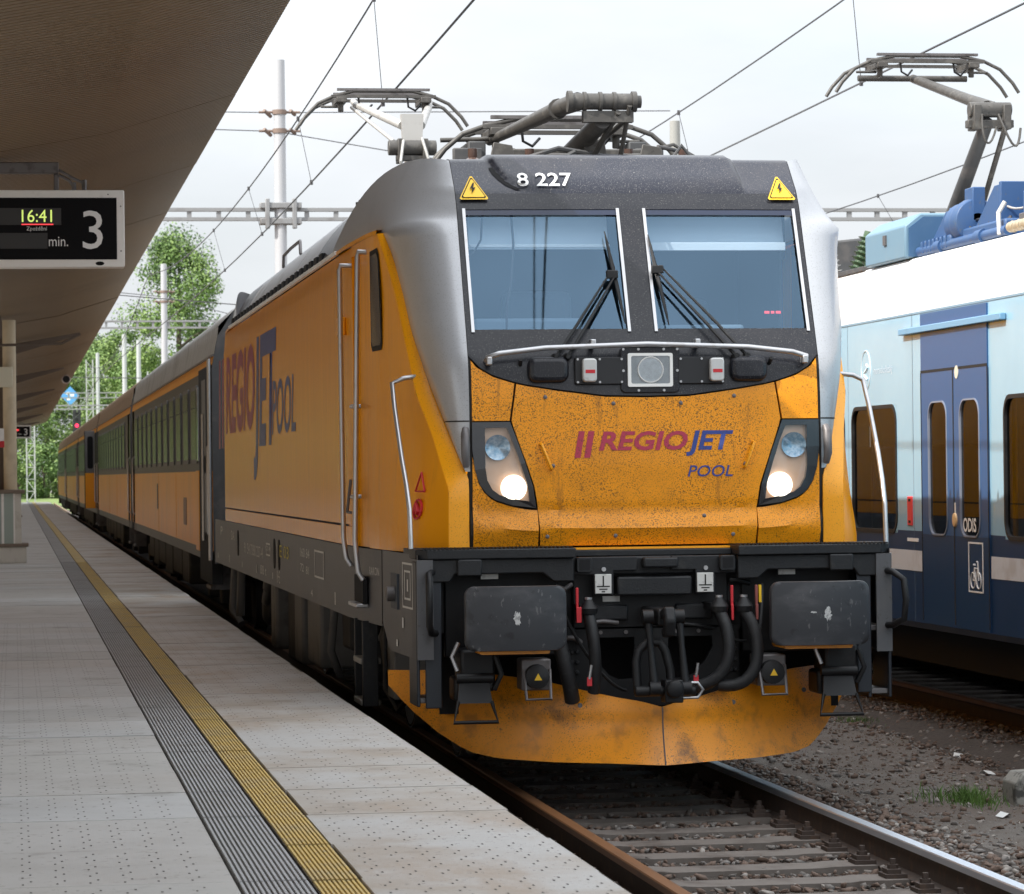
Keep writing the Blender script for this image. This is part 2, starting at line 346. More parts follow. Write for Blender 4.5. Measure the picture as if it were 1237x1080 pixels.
def bed(name, xc, y0, y1):
    prof = [(-2.6, -.40), (-1.9, -.30), (-1.32, -.16), (-.95, -.168), (-.6, -.195), (0, -.20), (.6, -.195), (.95, -.168), (1.32, -.16), (1.9, -.30), (2.6, -.40)]
    ys = list(np.arange(y0, min(y1, 12), .3))+list(np.arange(12, y1, 6.))
    rn = random.Random(3)
    return O(name, MB().grid([[(xc+x, y, z+rn.uniform(-.012, .012)) for x, z in prof] for y in ys]), ballast_base, kind='structure', smooth=180)
RAILP = [(-.075, -.172), (.075, -.172), (.075, -.160), (.012, -.145), (.009, -.045), (.034, -.036), (.036, -.006), (.030, 0), (-.030, 0), (-.036, -.006), (-.034, -.036), (-.009, -.045), (-.012, -.145), (-.075, -.160)]
def rail(parent, xc, y0, y1, topm):
    mb = MB(); n = len(RAILP)
    vs = [(xc+a, y, b) for y in (y0, y1) for a, b in RAILP]
    for i in range(n):
        mb.use(1 if i in (6, 7, 8, 9) else 0)
        mb.add([vs[i], vs[(i+1) % n], vs[n+(i+1) % n], vs[n+i]], [(0, 1, 2, 3)])
    return O('rail', mb, [rail_side, topm], parent)
def track(name, xc, y0, y1, yd, tops):
    """bed with sleepers, fastenings and rails; single sleepers up to yd, the far ones joined"""
    b = bed(name, xc, y0, y1)
    for s, m in zip((-1, 1), tops): rail(b, xc+s*.7535, y0, y1, m)
    sm = mesh_of(MB().prism([(-1.3, -.30), (1.3, -.30), (1.3, -.168), (1.1, -.162), (.45, -.160), (.38, -.166), (-.38, -.166), (-.45, -.160), (-1.1, -.162), (-1.3, -.168)], 1, -.13, .13), 'sleeper', sleeper_m)
    cb = MB()
    for s in (-1, 1):
        for q in (-1, 1):
            cx = s*.7535+q*.125
            cb.box(cx-.055, cx+.055, -.075, .075, -.162, -.140); cb.box(cx-.04, cx+.03, -.05, .05, -.140, -.118)
            cb.tube([(cx, 0, -.14), (cx, 0, -.07)], .016, 6); cb.tube([(cx, 0, -.12), (cx, 0, -.098)], .028, 6)
    cm = mesh_of(cb, 'rail_fastening', rail_side)
    y = y0+.2; first = None
    while y < yd:
        o = link('sleeper', sm, b, (xc, y, 0)); o.rotation_euler.z = rnd.uniform(-.006, .006)
        link('rail_fastening', cm, o); y += .60
    far = MB()
    while y < min(y1, 60):
        far.box(xc-1.3, xc+1.3, y-.13, y+.13, -.3, -.165); y += .6
    if far.v: O('far_sleepers', far, sleeper_m, b, kind='stuff')
    return b
track('railway_track', 0, -14, 230, 2.5, (rail_rusty_top, rail_top))
track('railway_track', 4.75, -14, 230, -8, (rail_rusty_top, rail_rusty_top))
track('railway_track', 9.7, -14, 230, -8, (rail_rusty_top, rail_rusty_top))
O('cinder_path', MB().grid([[(x, y, -.235+.03*math.sin(x*2.1+y*.35)*math.cos(y*.8)+(-.03 if (x < 1.6 or x > 3.1) else .015)) for x in np.linspace(1.40, 3.3, 9)] for y in np.linspace(-14, 40, 90)]), cinder, kind='structure', smooth=180)

def stones(name, n, region, zf, smin, smax, seed, mi, y0ok=None):
    """loose ballast: jittered icosahedra, one mesh"""
    rs = np.random.RandomState(seed); ph = (1+5**.5)/2
    shapes = []
    for q_ in range(10):
        bm = bmesh.new(); pts = rs.normal(0, 1, (10, 3)); pts /= np.linalg.norm(pts, axis=1)[:, None]; pts *= rs.uniform(.72, 1.1, (10, 1))
        for p_ in pts: bm.verts.new(p_)
        bmesh.ops.convex_hull(bm, input=bm.verts); bm.verts.index_update(); bmesh.ops.triangulate(bm, faces=bm.faces); bm.verts.index_update()
        shapes.append((np.array([v.co[:] for v in bm.verts]), np.array([[v.index for v in f.verts] for f in bm.faces]))); bm.free()
    x, y = region(rs, n); s = smin*(smax/smin)**(rs.rand(n)**1.6)
    z = zf(x, y); Ps, Fs, Ms = [], [], []; o_ = 0; kind = rs.randint(0, 10, n); mi_ = rs.choice(3, n, p=mi)
    for k_ in range(10):
        ix = np.where(kind == k_)[0]; iv, fc = shapes[k_]; m_ = len(ix)
        a = rs.rand(m_)*6.283; ca, sa = np.cos(a)[:, None], np.sin(a)[:, None]
        sc = np.stack([rs.uniform(.8, 1.3, m_), rs.uniform(.7, 1.1, m_), rs.uniform(.5, .9, m_)], 1)[:, None]*s[ix][:, None, None]*.5
        v = iv[None]*sc; vx = v[..., 0]*ca-v[..., 1]*sa; vy = v[..., 0]*sa+v[..., 1]*ca
        Ps.append(np.stack([vx+x[ix][:, None], vy+y[ix][:, None], v[..., 2]+(z+s*.16)[ix][:, None]], 2).reshape(-1, 3))
        Fs.append((fc[None]+(np.arange(m_)*len(iv))[:, None, None]+o_).reshape(-1, 3)); o_ += m_*len(iv); Ms.append(np.repeat(mi_[ix], len(fc)))
    P = np.concatenate(Ps); F = np.concatenate(Fs)
    me = bpy.data.meshes.new(name); me.vertices.add(len(P)); me.vertices.foreach_set('co', P.ravel())
    me.loops.add(F.size); me.loops.foreach_set('vertex_index', F.ravel().astype(np.int32))
    me.polygons.add(len(F)); me.polygons.foreach_set('loop_start', np.arange(0, F.size, 3, dtype=np.int32)); 
    for m in stone_ms: me.materials.append(m)
    idx = np.concatenate(Ms).astype(np.int32); me.polygons.foreach_set('material_index', idx)
    me.update(calc_edges=True); me.validate()
    return tag(link(name, me), kind='stuff')
def reg_between(rs, n):          # between the rails and their outer shoulders, in the gaps between sleepers
    x = rs.uniform(-1.6, 1.38, n); k = rs.randint(0, 36, n)
    y = -13.8+.3+.6*k+rs.normal(0, .085, n)
    return x, y
stones('ballast_stones', 9000, reg_between, lambda x, y: np.where(np.abs(x) < .66, -.186, -.166)+0*x, .03, .078, 1, (.62, .32, .06))
def reg_right(rs, n):
    q = rs.rand(n); x = np.where(q < .62, 1.0+np.abs(rs.normal(0, .38, n)), rs.uniform(1.2, 3.2, n)); y = rs.uniform(-9, 14, n)
    x = np.where(q > .80, 3.4-np.abs(rs.normal(0, .5, n)), x); x = np.where((x > .62) & (x < .84), x+.25, x); return x, y
stones('shoulder_stones', 17000, reg_right, lambda x, y: np.where(x < 1.40, np.interp(x, [.9, 1.32, 1.5], [-.165, -.16, -.195]), -.235+.03*np.sin(x*2.1+y*.35)*np.cos(y*.8)+np.where((x < 1.6) | (x > 3.1), -.03, .012)), .016, .074, 2, (.58, .29, .13))
def reg_fine(rs, n): return rs.uniform(1.4, 3.4, n), rs.uniform(-7, 12, n)
def reg_far(rs, n): return rs.uniform(3.0, 4.15, n), rs.uniform(-6, 16, n)
stones('rubble_stones', 6500, reg_far, lambda x, y: np.where(x < 3.3, -.225, np.interp(x, [3.3, 3.45, 4.2], [-.21, -.165, -.165])), .018, .065, 8, (.60, .30, .10))
stones('path_grit', 9000, reg_fine, lambda x, y: -.235+.03*np.sin(x*2.1+y*.35)*np.cos(y*.8)+np.where((x < 1.6) | (x > 3.1), -.03, .014), .008, .024, 5, (.4, .4, .2))

# grass tufts beside the track
def tuft(name, c, n, h, rad, seed):
    q = random.Random(seed); mb = MB()
    for i in range(n):
        a = q.uniform(0, 6.28); d = rad*abs(q.gauss(0, .5)); x, y = c[0]+d*math.cos(a), c[1]+d*math.sin(a)*1.6; hh = h*q.uniform(.4, 1.1)
        lx, ly = q.gauss(0, .4)*hh, q.gauss(0, .4)*hh; wv = .004
        b = q.uniform(0, 3.14); dx, dy = wv*math.cos(b), wv*math.sin(b)
        mb.add([(x-dx, y-dy, c[2]), (x+dx, y+dy, c[2]), (x+lx*.5+dx*.7, y+ly*.5+dy*.7, c[2]+hh*.7), (x+lx, y+ly, c[2]+hh), (x+lx*.5-dx*.7, y+ly*.5-dy*.7, c[2]+hh*.7)], [(0, 1, 2, 4), (4, 2, 3)])
    return O(name, mb, grass_m, kind='stuff', fixn=False)
tuft('grass_tufts', (3.25, 8.2, -.27), 420, .10, .38, 1); tuft('grass_tufts', (2.22, 1.75, -.26), 520, .13, .30, 2)
tuft('grass_tufts', (3.0, 6.2, -.27), 120, .06, .3, 3); tuft('grass_tufts', (2.55, 3.2, -.27), 90, .05, .25, 4)
# concrete marker stone at the right edge
m = MB().prism([(-.17, 0), (.17, 0), (.16, .22), (.10, .27), (-.12, .26), (-.17, .2)], 1, -.14, .14)
O('marker_stone', m, mat('marker_concrete', (.30, .29, .26), .9, dirt=[(9, .5, .12, (.05, .048, .045), .9, 6)], bump=(30, .4)), bev=.010, loc=(2.60, 1.55, -.29), label='short weathered concrete marker stone in the gravel beside the grass tuft', cat='marker stone')
for i, (x, y, a) in enumerate([(2.98, 7.4, .4), (3.1, 5.0, 1.2), (2.9, 3.6, 2.), (2.2, .9, .7)]):
    o = O('paper_scrap', MB().grid([[(-.06, -.03, 0), (0, -.035, .02), (.06, -.02, .004)], [(-.05, .03, .006), (.01, .03, .03), (.055, .035, 0)]]), paper_m, loc=(x, y, -.235), group='scraps lying in the gravel', cat='litter',
          label=['white scrap on the gravel close to the locomotive corner step', 'white scrap on the gravel halfway between the step and the marker stone', 'white scrap on the gravel just behind the marker stone', 'white scrap on the gravel in front of the marker stone'][i]); o.rotation_euler.z = a

# ------------------------------------------------------------------ platform
pl = O('platform', MB().box(PX0, PX1-.14, YA, YB, -.46, PZ-.065), conc_dark, kind='structure')
O('edge_support', MB().box(PX1-.45, PX1-.10, YA, YB, .30, PZ-.067), conc_dark, pl)
SL = 1.06; gap = .006
def slabmesh(name, x0, x1, ln, m, lip=.0, seed=0):
    return mesh_of(MB().box(x0+gap, x1-gap, gap, ln-gap, PZ-.10, PZ), name, m)
GX = (-2.945, -2.70, -2.53)
def ribmesh(name, x0, x1, ln, n, m):
    """ribbed guidance tile: n raised ribs with grooves between"""
    mb = MB(); p = (x1-x0-2*gap)/n; prof = [(x0+gap, PZ-.08), (x0+gap, PZ-.007)]
    for k in range(n):
        a = x0+gap+k*p; prof += [(a+p*.24, PZ-.008), (a+p*.30, PZ), (a+p*.78, PZ), (a+p*.84, PZ-.008)]
    prof += [(x1-gap, PZ-.008), (x1-gap, PZ-.08)]
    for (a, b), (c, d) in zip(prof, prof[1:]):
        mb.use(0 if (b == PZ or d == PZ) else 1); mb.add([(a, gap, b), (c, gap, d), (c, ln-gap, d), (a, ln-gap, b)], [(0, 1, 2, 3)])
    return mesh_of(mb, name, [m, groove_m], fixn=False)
def dimples(x0, x1, ln, seed):
    """small drain slots in paired rows pressed into the slab: tiny dark recess strips"""
    q = random.Random(seed); mb = MB(); x = x0+.06
    while x < x1-.05:
        for dx in (0, .026):
            y = .06+(.08 if dx else 0)
            while y < ln-.06:
                xx = x+dx+q.uniform(-.002, .002); mb.add([(xx-.0036, y, 0), (xx+.0036, y, 0), (xx+.0036, y+.030, 0), (xx-.0036, y+.030, 0)], [(0, 1, 2, 3)]); y += .19
        x += .112
    return mesh_of(mb, 'drain_slots', mat('slot_dirt', (.08, .073, .065), .9))
mA = [slabmesh('paving_slab', -4.60, GX[0], SL, concrete), slabmesh('paving_slab', -6.2, -4.60, SL, concrete)]
mE = slabmesh('edge_slab', GX[2], PX1, SL, concrete_edge)
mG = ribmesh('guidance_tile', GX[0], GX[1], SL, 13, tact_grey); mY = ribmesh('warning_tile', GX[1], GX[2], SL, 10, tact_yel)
dA = dimples(-4.6, GX[0], SL, 1); dE = dimples(GX[2], PX1, SL, 2)
y = -10.6; row = 0; Q = random.Random(11)
# a few concrete casts so neighbouring slabs differ a little
def cast(nm, c, base): return mat(nm, c, .85, var=(1.5, .8, tuple(v*.87 for v in c)), dirt=[(.8, .5, .25, tuple(v*k for v, k in zip(c, (.93, .89, .85))), .7, 6), (18, .58, .12, tuple(v*.72 for v in c), .5, 5), (3.0, .60, .06, (.30, .285, .265), .45, 7), (24, .70, .02, (.20, .19, .175), .6, 2)], bump=(80, .12))
casts = [concrete]+[cast('platform_concrete_cast_%d' % i, c, 0) for i, c in enumerate([(.49, .49, .485), (.435, .43, .42), (.46, .45, .43)])]
def recol(me, m):
    k = (me.name, m.name)
    if k not in FONT_CACHE:
        c = me.copy(); c.materials[0] = m; FONT_CACHE[k] = c
    return FONT_CACHE[k]
while y < 34:
    for k, me in enumerate(mA):
        if k == 1 and y < -6: pass
        o = link('paving_slab', recol(me, Q.choice(casts)), pl, (0, y, Q.uniform(-.003, .002)))
        if k == 0 and y < 12: tag(link('drain_slots', dA, o, (0, 0, PZ+.0008)), kind='stuff')
    link('guidance_tile', mG, pl, (0, y, Q.uniform(-.003, .001))); link('warning_tile', mY, pl, (0, y, Q.uniform(-.003, .001)))
    o = link('edge_slab', recol(mE, concrete_edge), pl, (Q.uniform(-.006, .006), y, Q.uniform(-.003, .002)))
    if y < 12: tag(link('drain_slots', dE, o, (0, 0, PZ+.0008)), kind='stuff')
    y += SL; row += 1
far = MB()
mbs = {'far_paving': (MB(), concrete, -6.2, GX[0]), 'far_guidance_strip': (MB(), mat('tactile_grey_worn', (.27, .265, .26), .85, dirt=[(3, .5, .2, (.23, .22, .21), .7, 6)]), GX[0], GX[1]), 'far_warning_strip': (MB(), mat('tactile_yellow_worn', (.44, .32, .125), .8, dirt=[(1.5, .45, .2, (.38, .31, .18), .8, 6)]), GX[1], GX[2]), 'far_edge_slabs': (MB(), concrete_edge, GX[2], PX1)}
while y < YB-1:
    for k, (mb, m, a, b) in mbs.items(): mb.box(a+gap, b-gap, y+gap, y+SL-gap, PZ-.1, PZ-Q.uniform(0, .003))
    y += SL
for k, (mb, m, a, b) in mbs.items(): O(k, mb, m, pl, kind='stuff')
O('platform_surface', MB().box(PX0, -6.206, YA, YB-1, PZ-.064, PZ-.002), concrete, pl)
O('near_surface', MB().box(-6.2, PX1, YA, -10.62, PZ-.064, PZ-.002), concrete, pl)

# ================================================================== LOCOMOTIVE
LOCO = E('locomotive', (0, 0, 0), label='orange electric locomotive with silver cab corners and black windscreen surround at the platform', cat='locomotive')
MX = 1.04
YZ = ([1.43, 1.50, 1.53, 1.645, 1.67, 1.9, 2.3, 2.5, 2.68, 3.45, 3.55, 3.75, 3.80], [.675, .650, .632, .680, .668, .662, .675, .70, .78, 1.15, 1.22, 1.45, 1.60])
def yF(x, z): return I_(z, *YZ)+.03*(x/MX)**2-.03
def P(x, z, d=0.): return (x, yF(x, z)-d, z)
def patch(c0, c1, lo, hi, nx=14, nz=14, d=0.):
    """front patch: columns from x=c0(z) to c1(z) or numbers; lo/hi: z limits as numbers or functions of x"""
    f = lambda a, v: a(v) if callable(a) else a
    rows = []
    for j in range(nz+1):
        t = j/nz; row = []
        for i in range(nx+1):
            s = i/nx
            if callable(c0) or callable(c1):
                z = lerp(lo, hi, t) if not callable(hi) else None
                if z is None:
                    xm = lerp(f(c0, lo), f(c1, lo), s); z = lerp(lo, hi(xm), t); x = lerp(f(c0, z), f(c1, z), s); z = lerp(lo, hi(x), t); x = lerp(f(c0, z), f(c1, z), s)
                else: x = lerp(f(c0, z), f(c1, z), s)
            else:
                x = lerp(c0, c1, s); z = lerp(f(lo, x), f(hi, x), t)
            row.append(P(x, z, d))
        rows.append(row)
    return rows
ZT = lambda x: I_(abs(x), [0, .25, .55, .75, .9, 1.0, 1.04], [2.30, 2.305, 2.345, 2.378, 2.425, 2.485, 2.54])
XC = lambda z: I_(z, [1.43, 1.65, 1.78, 1.92, 2.05, 2.16, 2.38], [.645, .655, .675, .722, .768, .805, .772])
ZL = lambda x: I_(x, [.655, .70, .80, .90, .95, .99, 1.02, 1.035], [1.648, 1.65, 1.668, 1.70, 1.735, 1.79, 1.88, 2.0])
def thick(rows, mb, d=.02):
    """a sheet with a returned rim, so gaps beside it read as depth"""
    mb.grid(rows); n = len(rows[0]); back = lambda p: (p[0]*.999, p[1]+d, p[2])
    loop = rows[0]+[r_[-1] for r_ in rows[1:]]+rows[-1][::-1][1:]+[r_[0] for r_ in rows[::-1][1:]]
    mb.grid([loop, [back(p) for p in loop]]); return mb
gp = .006
# backing behind the panel gaps
O('front_backing', MB().grid([[P(x, z, -.05) for x in np.linspace(-1.04, 1.04, 9)] for z in np.linspace(1.44, 2.6, 12)]), seam, LOCO, smooth=60)
nose = O('front_panel', thick(patch(lambda z: -XC(z)+gp, lambda z: XC(z)-gp, 1.435, lambda x: ZT(x)-gp, 26, 26), MB()), yel_front, LOCO, smooth=40)
for s in (-1, 1):
    mb = MB(); thick([[(s*p[0], p[1], p[2]) for p in r_] for r_ in patch(lambda z: XC(z)+gp, lambda z: MX-.012, 2.165, lambda x: ZT(x)-gp, 8, 6)], mb)
    O('upper_corner_panel', mb, yel_front, LOCO, smooth=40)
    rows = [[P(x, lerp(1.435, ZL(x)-.004, t)) for x in np.linspace(.652, 1.03, 12)] for t in np.linspace(0, 1, 8)]
    O('lower_corner_panel', thick([[(s*p[0], p[1], p[2]) for p in r_] for r_ in rows], MB()), yel_front, LOCO, smooth=40)
    # headlight
    hp = [(1.03, 2.158), (.808, 2.158), (.768, 2.05), (.722, 1.92), (.678, 1.78), (.660, 1.656), (.80, 1.674), (.90, 1.706), (.948, 1.74), (.988, 1.795), (1.016, 1.88), (1.03, 2.0)]
    cx, cz = .86, 1.92
    inner = [(.955, 2.125), (.828, 2.125), (.792, 2.04), (.748, 1.91), (.712, 1.79), (.700, 1.695), (.80, 1.712), (.875, 1.735), (.915, 1.765), (.945, 1.82), (.955, 1.89), (.955, 2.0)]
    n = len(hp); mb = MB()
    ou = [P(s*a, b, .004) for a, b in hp]; ii = [P(s*a, b, .004) for a, b in inner]; ib = [(p[0], p[1]+.036, p[2]) for p in ii]; ob = [(p[0], p[1]+.03, p[2]) for p in ou]
    mb.grid([[*ob, ob[0]], [*ou, ou[0]], [*ii, ii[0]], [*ib, ib[0]]])
    hl = O('headlight', mb, mat('headlight_frame', (.012, .014, .018), .2, coat=.8), LOCO)
    O('reflector_housing', MB().add(ib, [tuple(range(n))]), lamp_house, hl)
    lx, lz = .79, 1.775
    O('lit_lamp', MB().lathe([(.076, 0), (.076, -.02), (.06, -.028), (.0, -.030)], (s*lx, yF(lx, lz)+.022, lz), 'y', 28), lamp_white, hl, smooth=50)
    O('upper_lamp', MB().lathe([(.074, 0), (.074, -.012), (.05, -.004), (.0, .0)], (s*.880, yF(.88, 2.01)+.022, 2.01), 'y', 28), lamp_blue, hl, smooth=30)
    O('headlight_cover', MB().add([(p[0], p[1]+.006, p[2]) for p in ii], [tuple(range(n))]), lens_gl, hl)
    # two small foot rungs beside the lamp
    O('grab_rung', MB().tube([P(s*.632, 2.03, 0), P(s*.630, 2.025, .035), P(s*.575, 1.885, .035), P(s*.572, 1.88, 0)], .009), yel_bevel, LOCO, smooth=60)
bolts = MB()
for x, z in ((-.60, 2.30), (.52, 2.30), (-.20, 2.26), (.2, 2.26), (-.6, 1.49), (.5, 1.49), (-.2, 1.49), (.33, 1.60), (.58, 1.90), (-.56, 1.90)):
    bolts.lathe([(.012, 0), (.012, -.004), (.006, -.007)], P(x, z, .001), 'y', 10)
O('panel_bolts', bolts, steel_dk, nose, smooth=40)
# lettering on the nose
fr = lambda a, b: Vector(P(a, b, .0035))
for x in (-.435, -.378): O('letter_bar', MB().add([P(x, 1.945, .0035), P(x+.036, 1.945, .0035), P(x+.064, 2.10, .0035), P(x+.028, 2.10, .0035)], [(0, 1, 2, 3)]), crimson, nose)
text('lettering_regio', 'REGIO', fr, -.290, .238, 1.985, 2.098, crimson, nose, .028, .22)
text('lettering_jet', 'JET', fr, .228, .512, 1.950, 2.098, navy_txt, nose, .028, .22)
text('lettering_pool', 'POOL', fr, .235, .505, 1.828, 1.895, navy_txt, nose, .006, .22)

# ---- black windscreen surround
sur = MB()
WZ0, WZ1, WXI, WXO = 2.70, 3.43, .068, 1.012
ZH = 3.53
sur.grid([[P(x, lerp(ZT(x)+.004, WZ0, t)) for x in np.linspace(-MX, MX, 33)] for t in np.linspace(0, 1, 8)])
sur.grid([[P(x, z) for x in np.linspace(-MX, MX, 25)] for z in np.linspace(WZ1, ZH, 4)])
for a, b in ((-MX, -WXO), (-WXI, WXI), (WXO, MX)): sur.grid([[P(x, z) for x in np.linspace(a, b, 5)] for z in np.linspace(WZ0, WZ1, 10)])
for a, b in ((-WXO, -WXI), (WXI, WXO)):       # reveal of each window opening
    lp = [P(a, WZ0), P(b, WZ0), P(b, WZ1), P(a, WZ1), P(a, WZ0)]
    sur.grid([lp, [(p[0], p[1]+.03, p[2]-.01) for p in lp]])
mask = O('windscreen_surround', sur, mask_black, LOCO, smooth=50)
# seam between black surround and silver corners
# ---- hood above the windscreens, with a raised middle
def hoodY(x, z):
    return yF(x, z)
def raise_(x, z):
    e = I_(z, [3.53, 3.55, 3.60, 3.69, 3.76, 3.80], [-.50, -.62, -.735, -.80, -.83, -.84]); e2 = I_(z, [3.53, 3.66, 3.80], [.74, .715, .69])
    a = min(1, max(0, (x-e)/.045)); b = min(1, max(0, (e2-x)/.035)); a = min(a, b); a = a*a*(3-2*a)
    return a*I_(z, [3.535, 3.60, 3.80], [0, .035, .05])
xs = sorted(set(list(np.linspace(-MX, MX, 60))+[-.84+.01*k for k in range(36)]+[.68+.01*k for k in range(9)]))
rows = []
for z in [3.53, 3.545, 3.56, 3.59, 3.62, 3.65, 3.68, 3.71, 3.735, 3.75]:
    rows.append([(x, yF(x, z)-raise_(x, z), z+raise_(x, z)*.35) for x in xs])
for k, yy in enumerate((1.50, 1.58, 1.75, 2.1)):
    rows.append([(x, yy+.03*(x/MX)**2-.03, 3.75+raise_(x, 3.8)*.55+[.012, .020, .024, .024][k]) for x in xs])
O('roof_hood', MB().grid(rows), hood_black, LOCO, smooth=60)
O('hood_vent_slot', MB().grid([[(x-.012, yF(x, z)-raise_(x, z)-.006, z), (x+.022, yF(x, z)-raise_(x, z)-.010, z+.004)] for x, z in ((-.805, 3.70), (-.79, 3.66), (-.76, 3.62), (-.72, 3.58), (-.665, 3.553))]), void, LOCO)
hd = lambda a, b: Vector((a, yF(a, b)-raise_(a, b)-.015, b+.012))
text('lettering', '8 227', hd, -.665, -.335, 3.562, 3.648, white, LOCO, .012)
for c in (-.935, .938):
    lab = E  # warning triangles
    q = lambda k, h0: [hd(c+k*a, h0+k*b) for a, b in ((-.092, 0), (.092, 0), (0, .150))]
    def tri(k, z0, lift):
        pts = [hd(c+k*a, z0+k*b) for a, b in ((-.085, 0), (-.078, -.008), (.078, -.008), (.085, 0), (.006, .142), (-.006, .142))]
        return [(p.x, p.y-lift, p.z) for p in pts]
    w1 = O('warning_triangle', MB().add(tri(1, 3.487, 0), [tuple(range(6))]), warn_y, LOCO)
    O('triangle_border', MB().add(tri(.86, 3.496, .002), [tuple(range(6))]), seam, w1)
    O('triangle_field', MB().add(tri(.76, 3.500, .004), [tuple(range(6))]), warn_y, w1)
    O('bolt_symbol', MB().add([(p.x, p.y-.006, p.z) for p in [hd(c+a, 3.502+b) for a, b in ((.004, .085), (-.020, .045), (-.004, .048), (-.012, .012), (.016, .055), (.002, .052), (.012, .085))]], [tuple(range(7))]), seam, w1)

# ---- windscreens and the cab behind them
for s in (-1, 1):
    a, b = (WXI, WXO)
    gl = O('windscreen', MB().grid([[(s*x, yF(x, z)+.016, z-.004) for x in np.linspace(a, b, 8)] for z in np.linspace(WZ0+.004, WZ1-.004, 8)]), wind_gl, LOCO, smooth=60)
    for x, wd in ((a+.012, .009), (b-.010, .009)):
        O('seal_strip', MB().grid([[(s*(x-wd), yF(x, z)-.003, z), (s*(x-wd), yF(x, z)-.011, z), (s*(x+wd), yF(x, z)-.011, z), (s*(x+wd), yF(x, z)-.003, z)] for z in np.linspace(WZ0-.015, WZ1+.006, 6)]), steel, gl)
    O('screen_frame', MB().grid([[(s*x, yF(x, z)+.005, z) for z in (WZ1-.035, WZ1)] for x in np.linspace(a, b, 4)]), mat('screen_band', (.012, .02, .05), .2), gl)
    # blind rolled part-way down with its light bar
    bl = O('sun_blind', MB().box(min(s*(a+.05), s*(b-.05)), max(s*(a+.05), s*(b-.05)), 1.25, 1.256, 3.19, 3.46, Matrix.Rotation(R(-18), 3, 'X')), blind_m, LOCO)
    O('blind_bar', MB().box(min(s*(a+.05), s*(b-.05)), max(s*(a+.05), s*(b-.05)), 1.165, 1.185, 3.185 if s > 0 else 3.205, 3.235 if s > 0 else 3.225), blind_bar, bl, bev=.004)
cabi = MB().box(-1.0, 1.0, 2.7, 2.74, 1.9, 3.55).box(-1.02, -1.0, 1.5, 2.7, 1.9, 3.55).box(1.0, 1.02, 1.5, 2.7, 1.9, 3.55).box(-1.0, 1.0, 1.3, 2.7, 3.5, 3.54)
ci = O('cab_interior', cabi, cabwall, LOCO)
O('control_desk', MB().box(-.98, .98, .95, 1.75, 2.45, 2.60).box(-.95, -.3, 1.1, 1.35, 2.60, 2.78).box(.2, .7, 1.15, 1.35, 2.60, 2.74), cushion, ci, bev=.02)
O('driver_seat', MB().box(-.62, -.18, 2.15, 2.3, 2.3, 3.0).box(-.62, -.18, 1.8, 2.2, 2.25, 2.38).box(.25, .7, 2.15, 2.3, 2.3, 2.95), cushion, ci, bev=.05)
O('display_digits', MB().box(.80, .83, 1.05, 1.052, 2.80, 2.815).box(.84, .86, 1.05, 1.052, 2.80, 2.815).box(.87, .90, 1.05, 1.052, 2.80, 2.815), led_red, ci)
# antenna lead / curtain cord seen through the left screen
O('cord', MB().tube([(-.70, 1.26, 3.44), (-.71, 1.1, 3.22), (-.74, 1.0, 3.0), (-.78, .92, 2.85), (-.79, .87, 2.70)], .007, 6), rubber, ci, smooth=60)
O('cord', MB().tube([(-.88, 1.2, 3.42), (-.90, 1.13, 3.25), (-.95, 1.08, 3.17), (-1.0, 1.06, 3.14)], .006, 6), rubber, ci, smooth=60)

# ---- wipers, handrail, sockets
def wiper(piv, tip, blade):
    r_ = E('wiper'); r_.parent = LOCO
    arm = MB()
    for (px, pz), (tx, tz) in zip(piv, tip):
        arm.tube([P(px, pz, .05), P(lerp(px, tx, .35), lerp(pz, tz, .35), .07), P(tx, tz, .055)], [.011, .010, .006], 7)
    O('wiper_arm', arm, rubber, r_, smooth=50)
    (x0, z0), (x1, z1) = blade
    pts = [P(lerp(x0, x1, t), lerp(z0, z1, t), .03) for t in np.linspace(0, 1, 9)]
    O('wiper_blade', MB().tube(pts, [.003, .008, .010, .013, .014, .012, .010, .008, .003], 6), rubber, r_, smooth=50)
    c = tip[0]; O('wiper_link', MB().box(c[0]-.02, c[0]+.05, yF(*c)-.075, yF(*c)-.04, c[1]-.03, c[1]+.02), rubber, r_, bev=.006)
    for px, pz in piv: O('wiper_pivot', MB().lathe([(.022, 0), (.022, -.05), (.012, -.062)], P(px, pz, 0), 'y', 14), rubber, r_, smooth=40)
wiper([(-.535, 2.535), (-.465, 2.535)], [(-.175, 3.03), (-.135, 3.03)], ((-.175, 3.29), (-.105, 2.73)))
wiper([(.535, 2.53), (.60, 2.535)], [(.10, 3.06), (.145, 3.065)], ((.085, 3.27), (.155, 2.72)))
hr = O('front_handrail', MB().tube([P(-.94, 2.515, .02), P(-.94, 2.53, .07), P(-.87, 2.555, .085), P(-.6, 2.585, .09), P(0, 2.605, .09), P(.6, 2.585, .09), P(.87, 2.555, .085), P(.955, 2.53, .07), P(.955, 2.515, .02)], .016, 10), steel, LOCO, smooth=60)
for x, z in ((-.315, 2.60), (.305, 2.60), (-.93, 2.50), (.945, 2.50)):
    O('rail_bracket', MB().box(x-.016, x+.016, yF(x, z)-.085, yF(x, z), z-.012, z+.035), steel, hr, bev=.006)
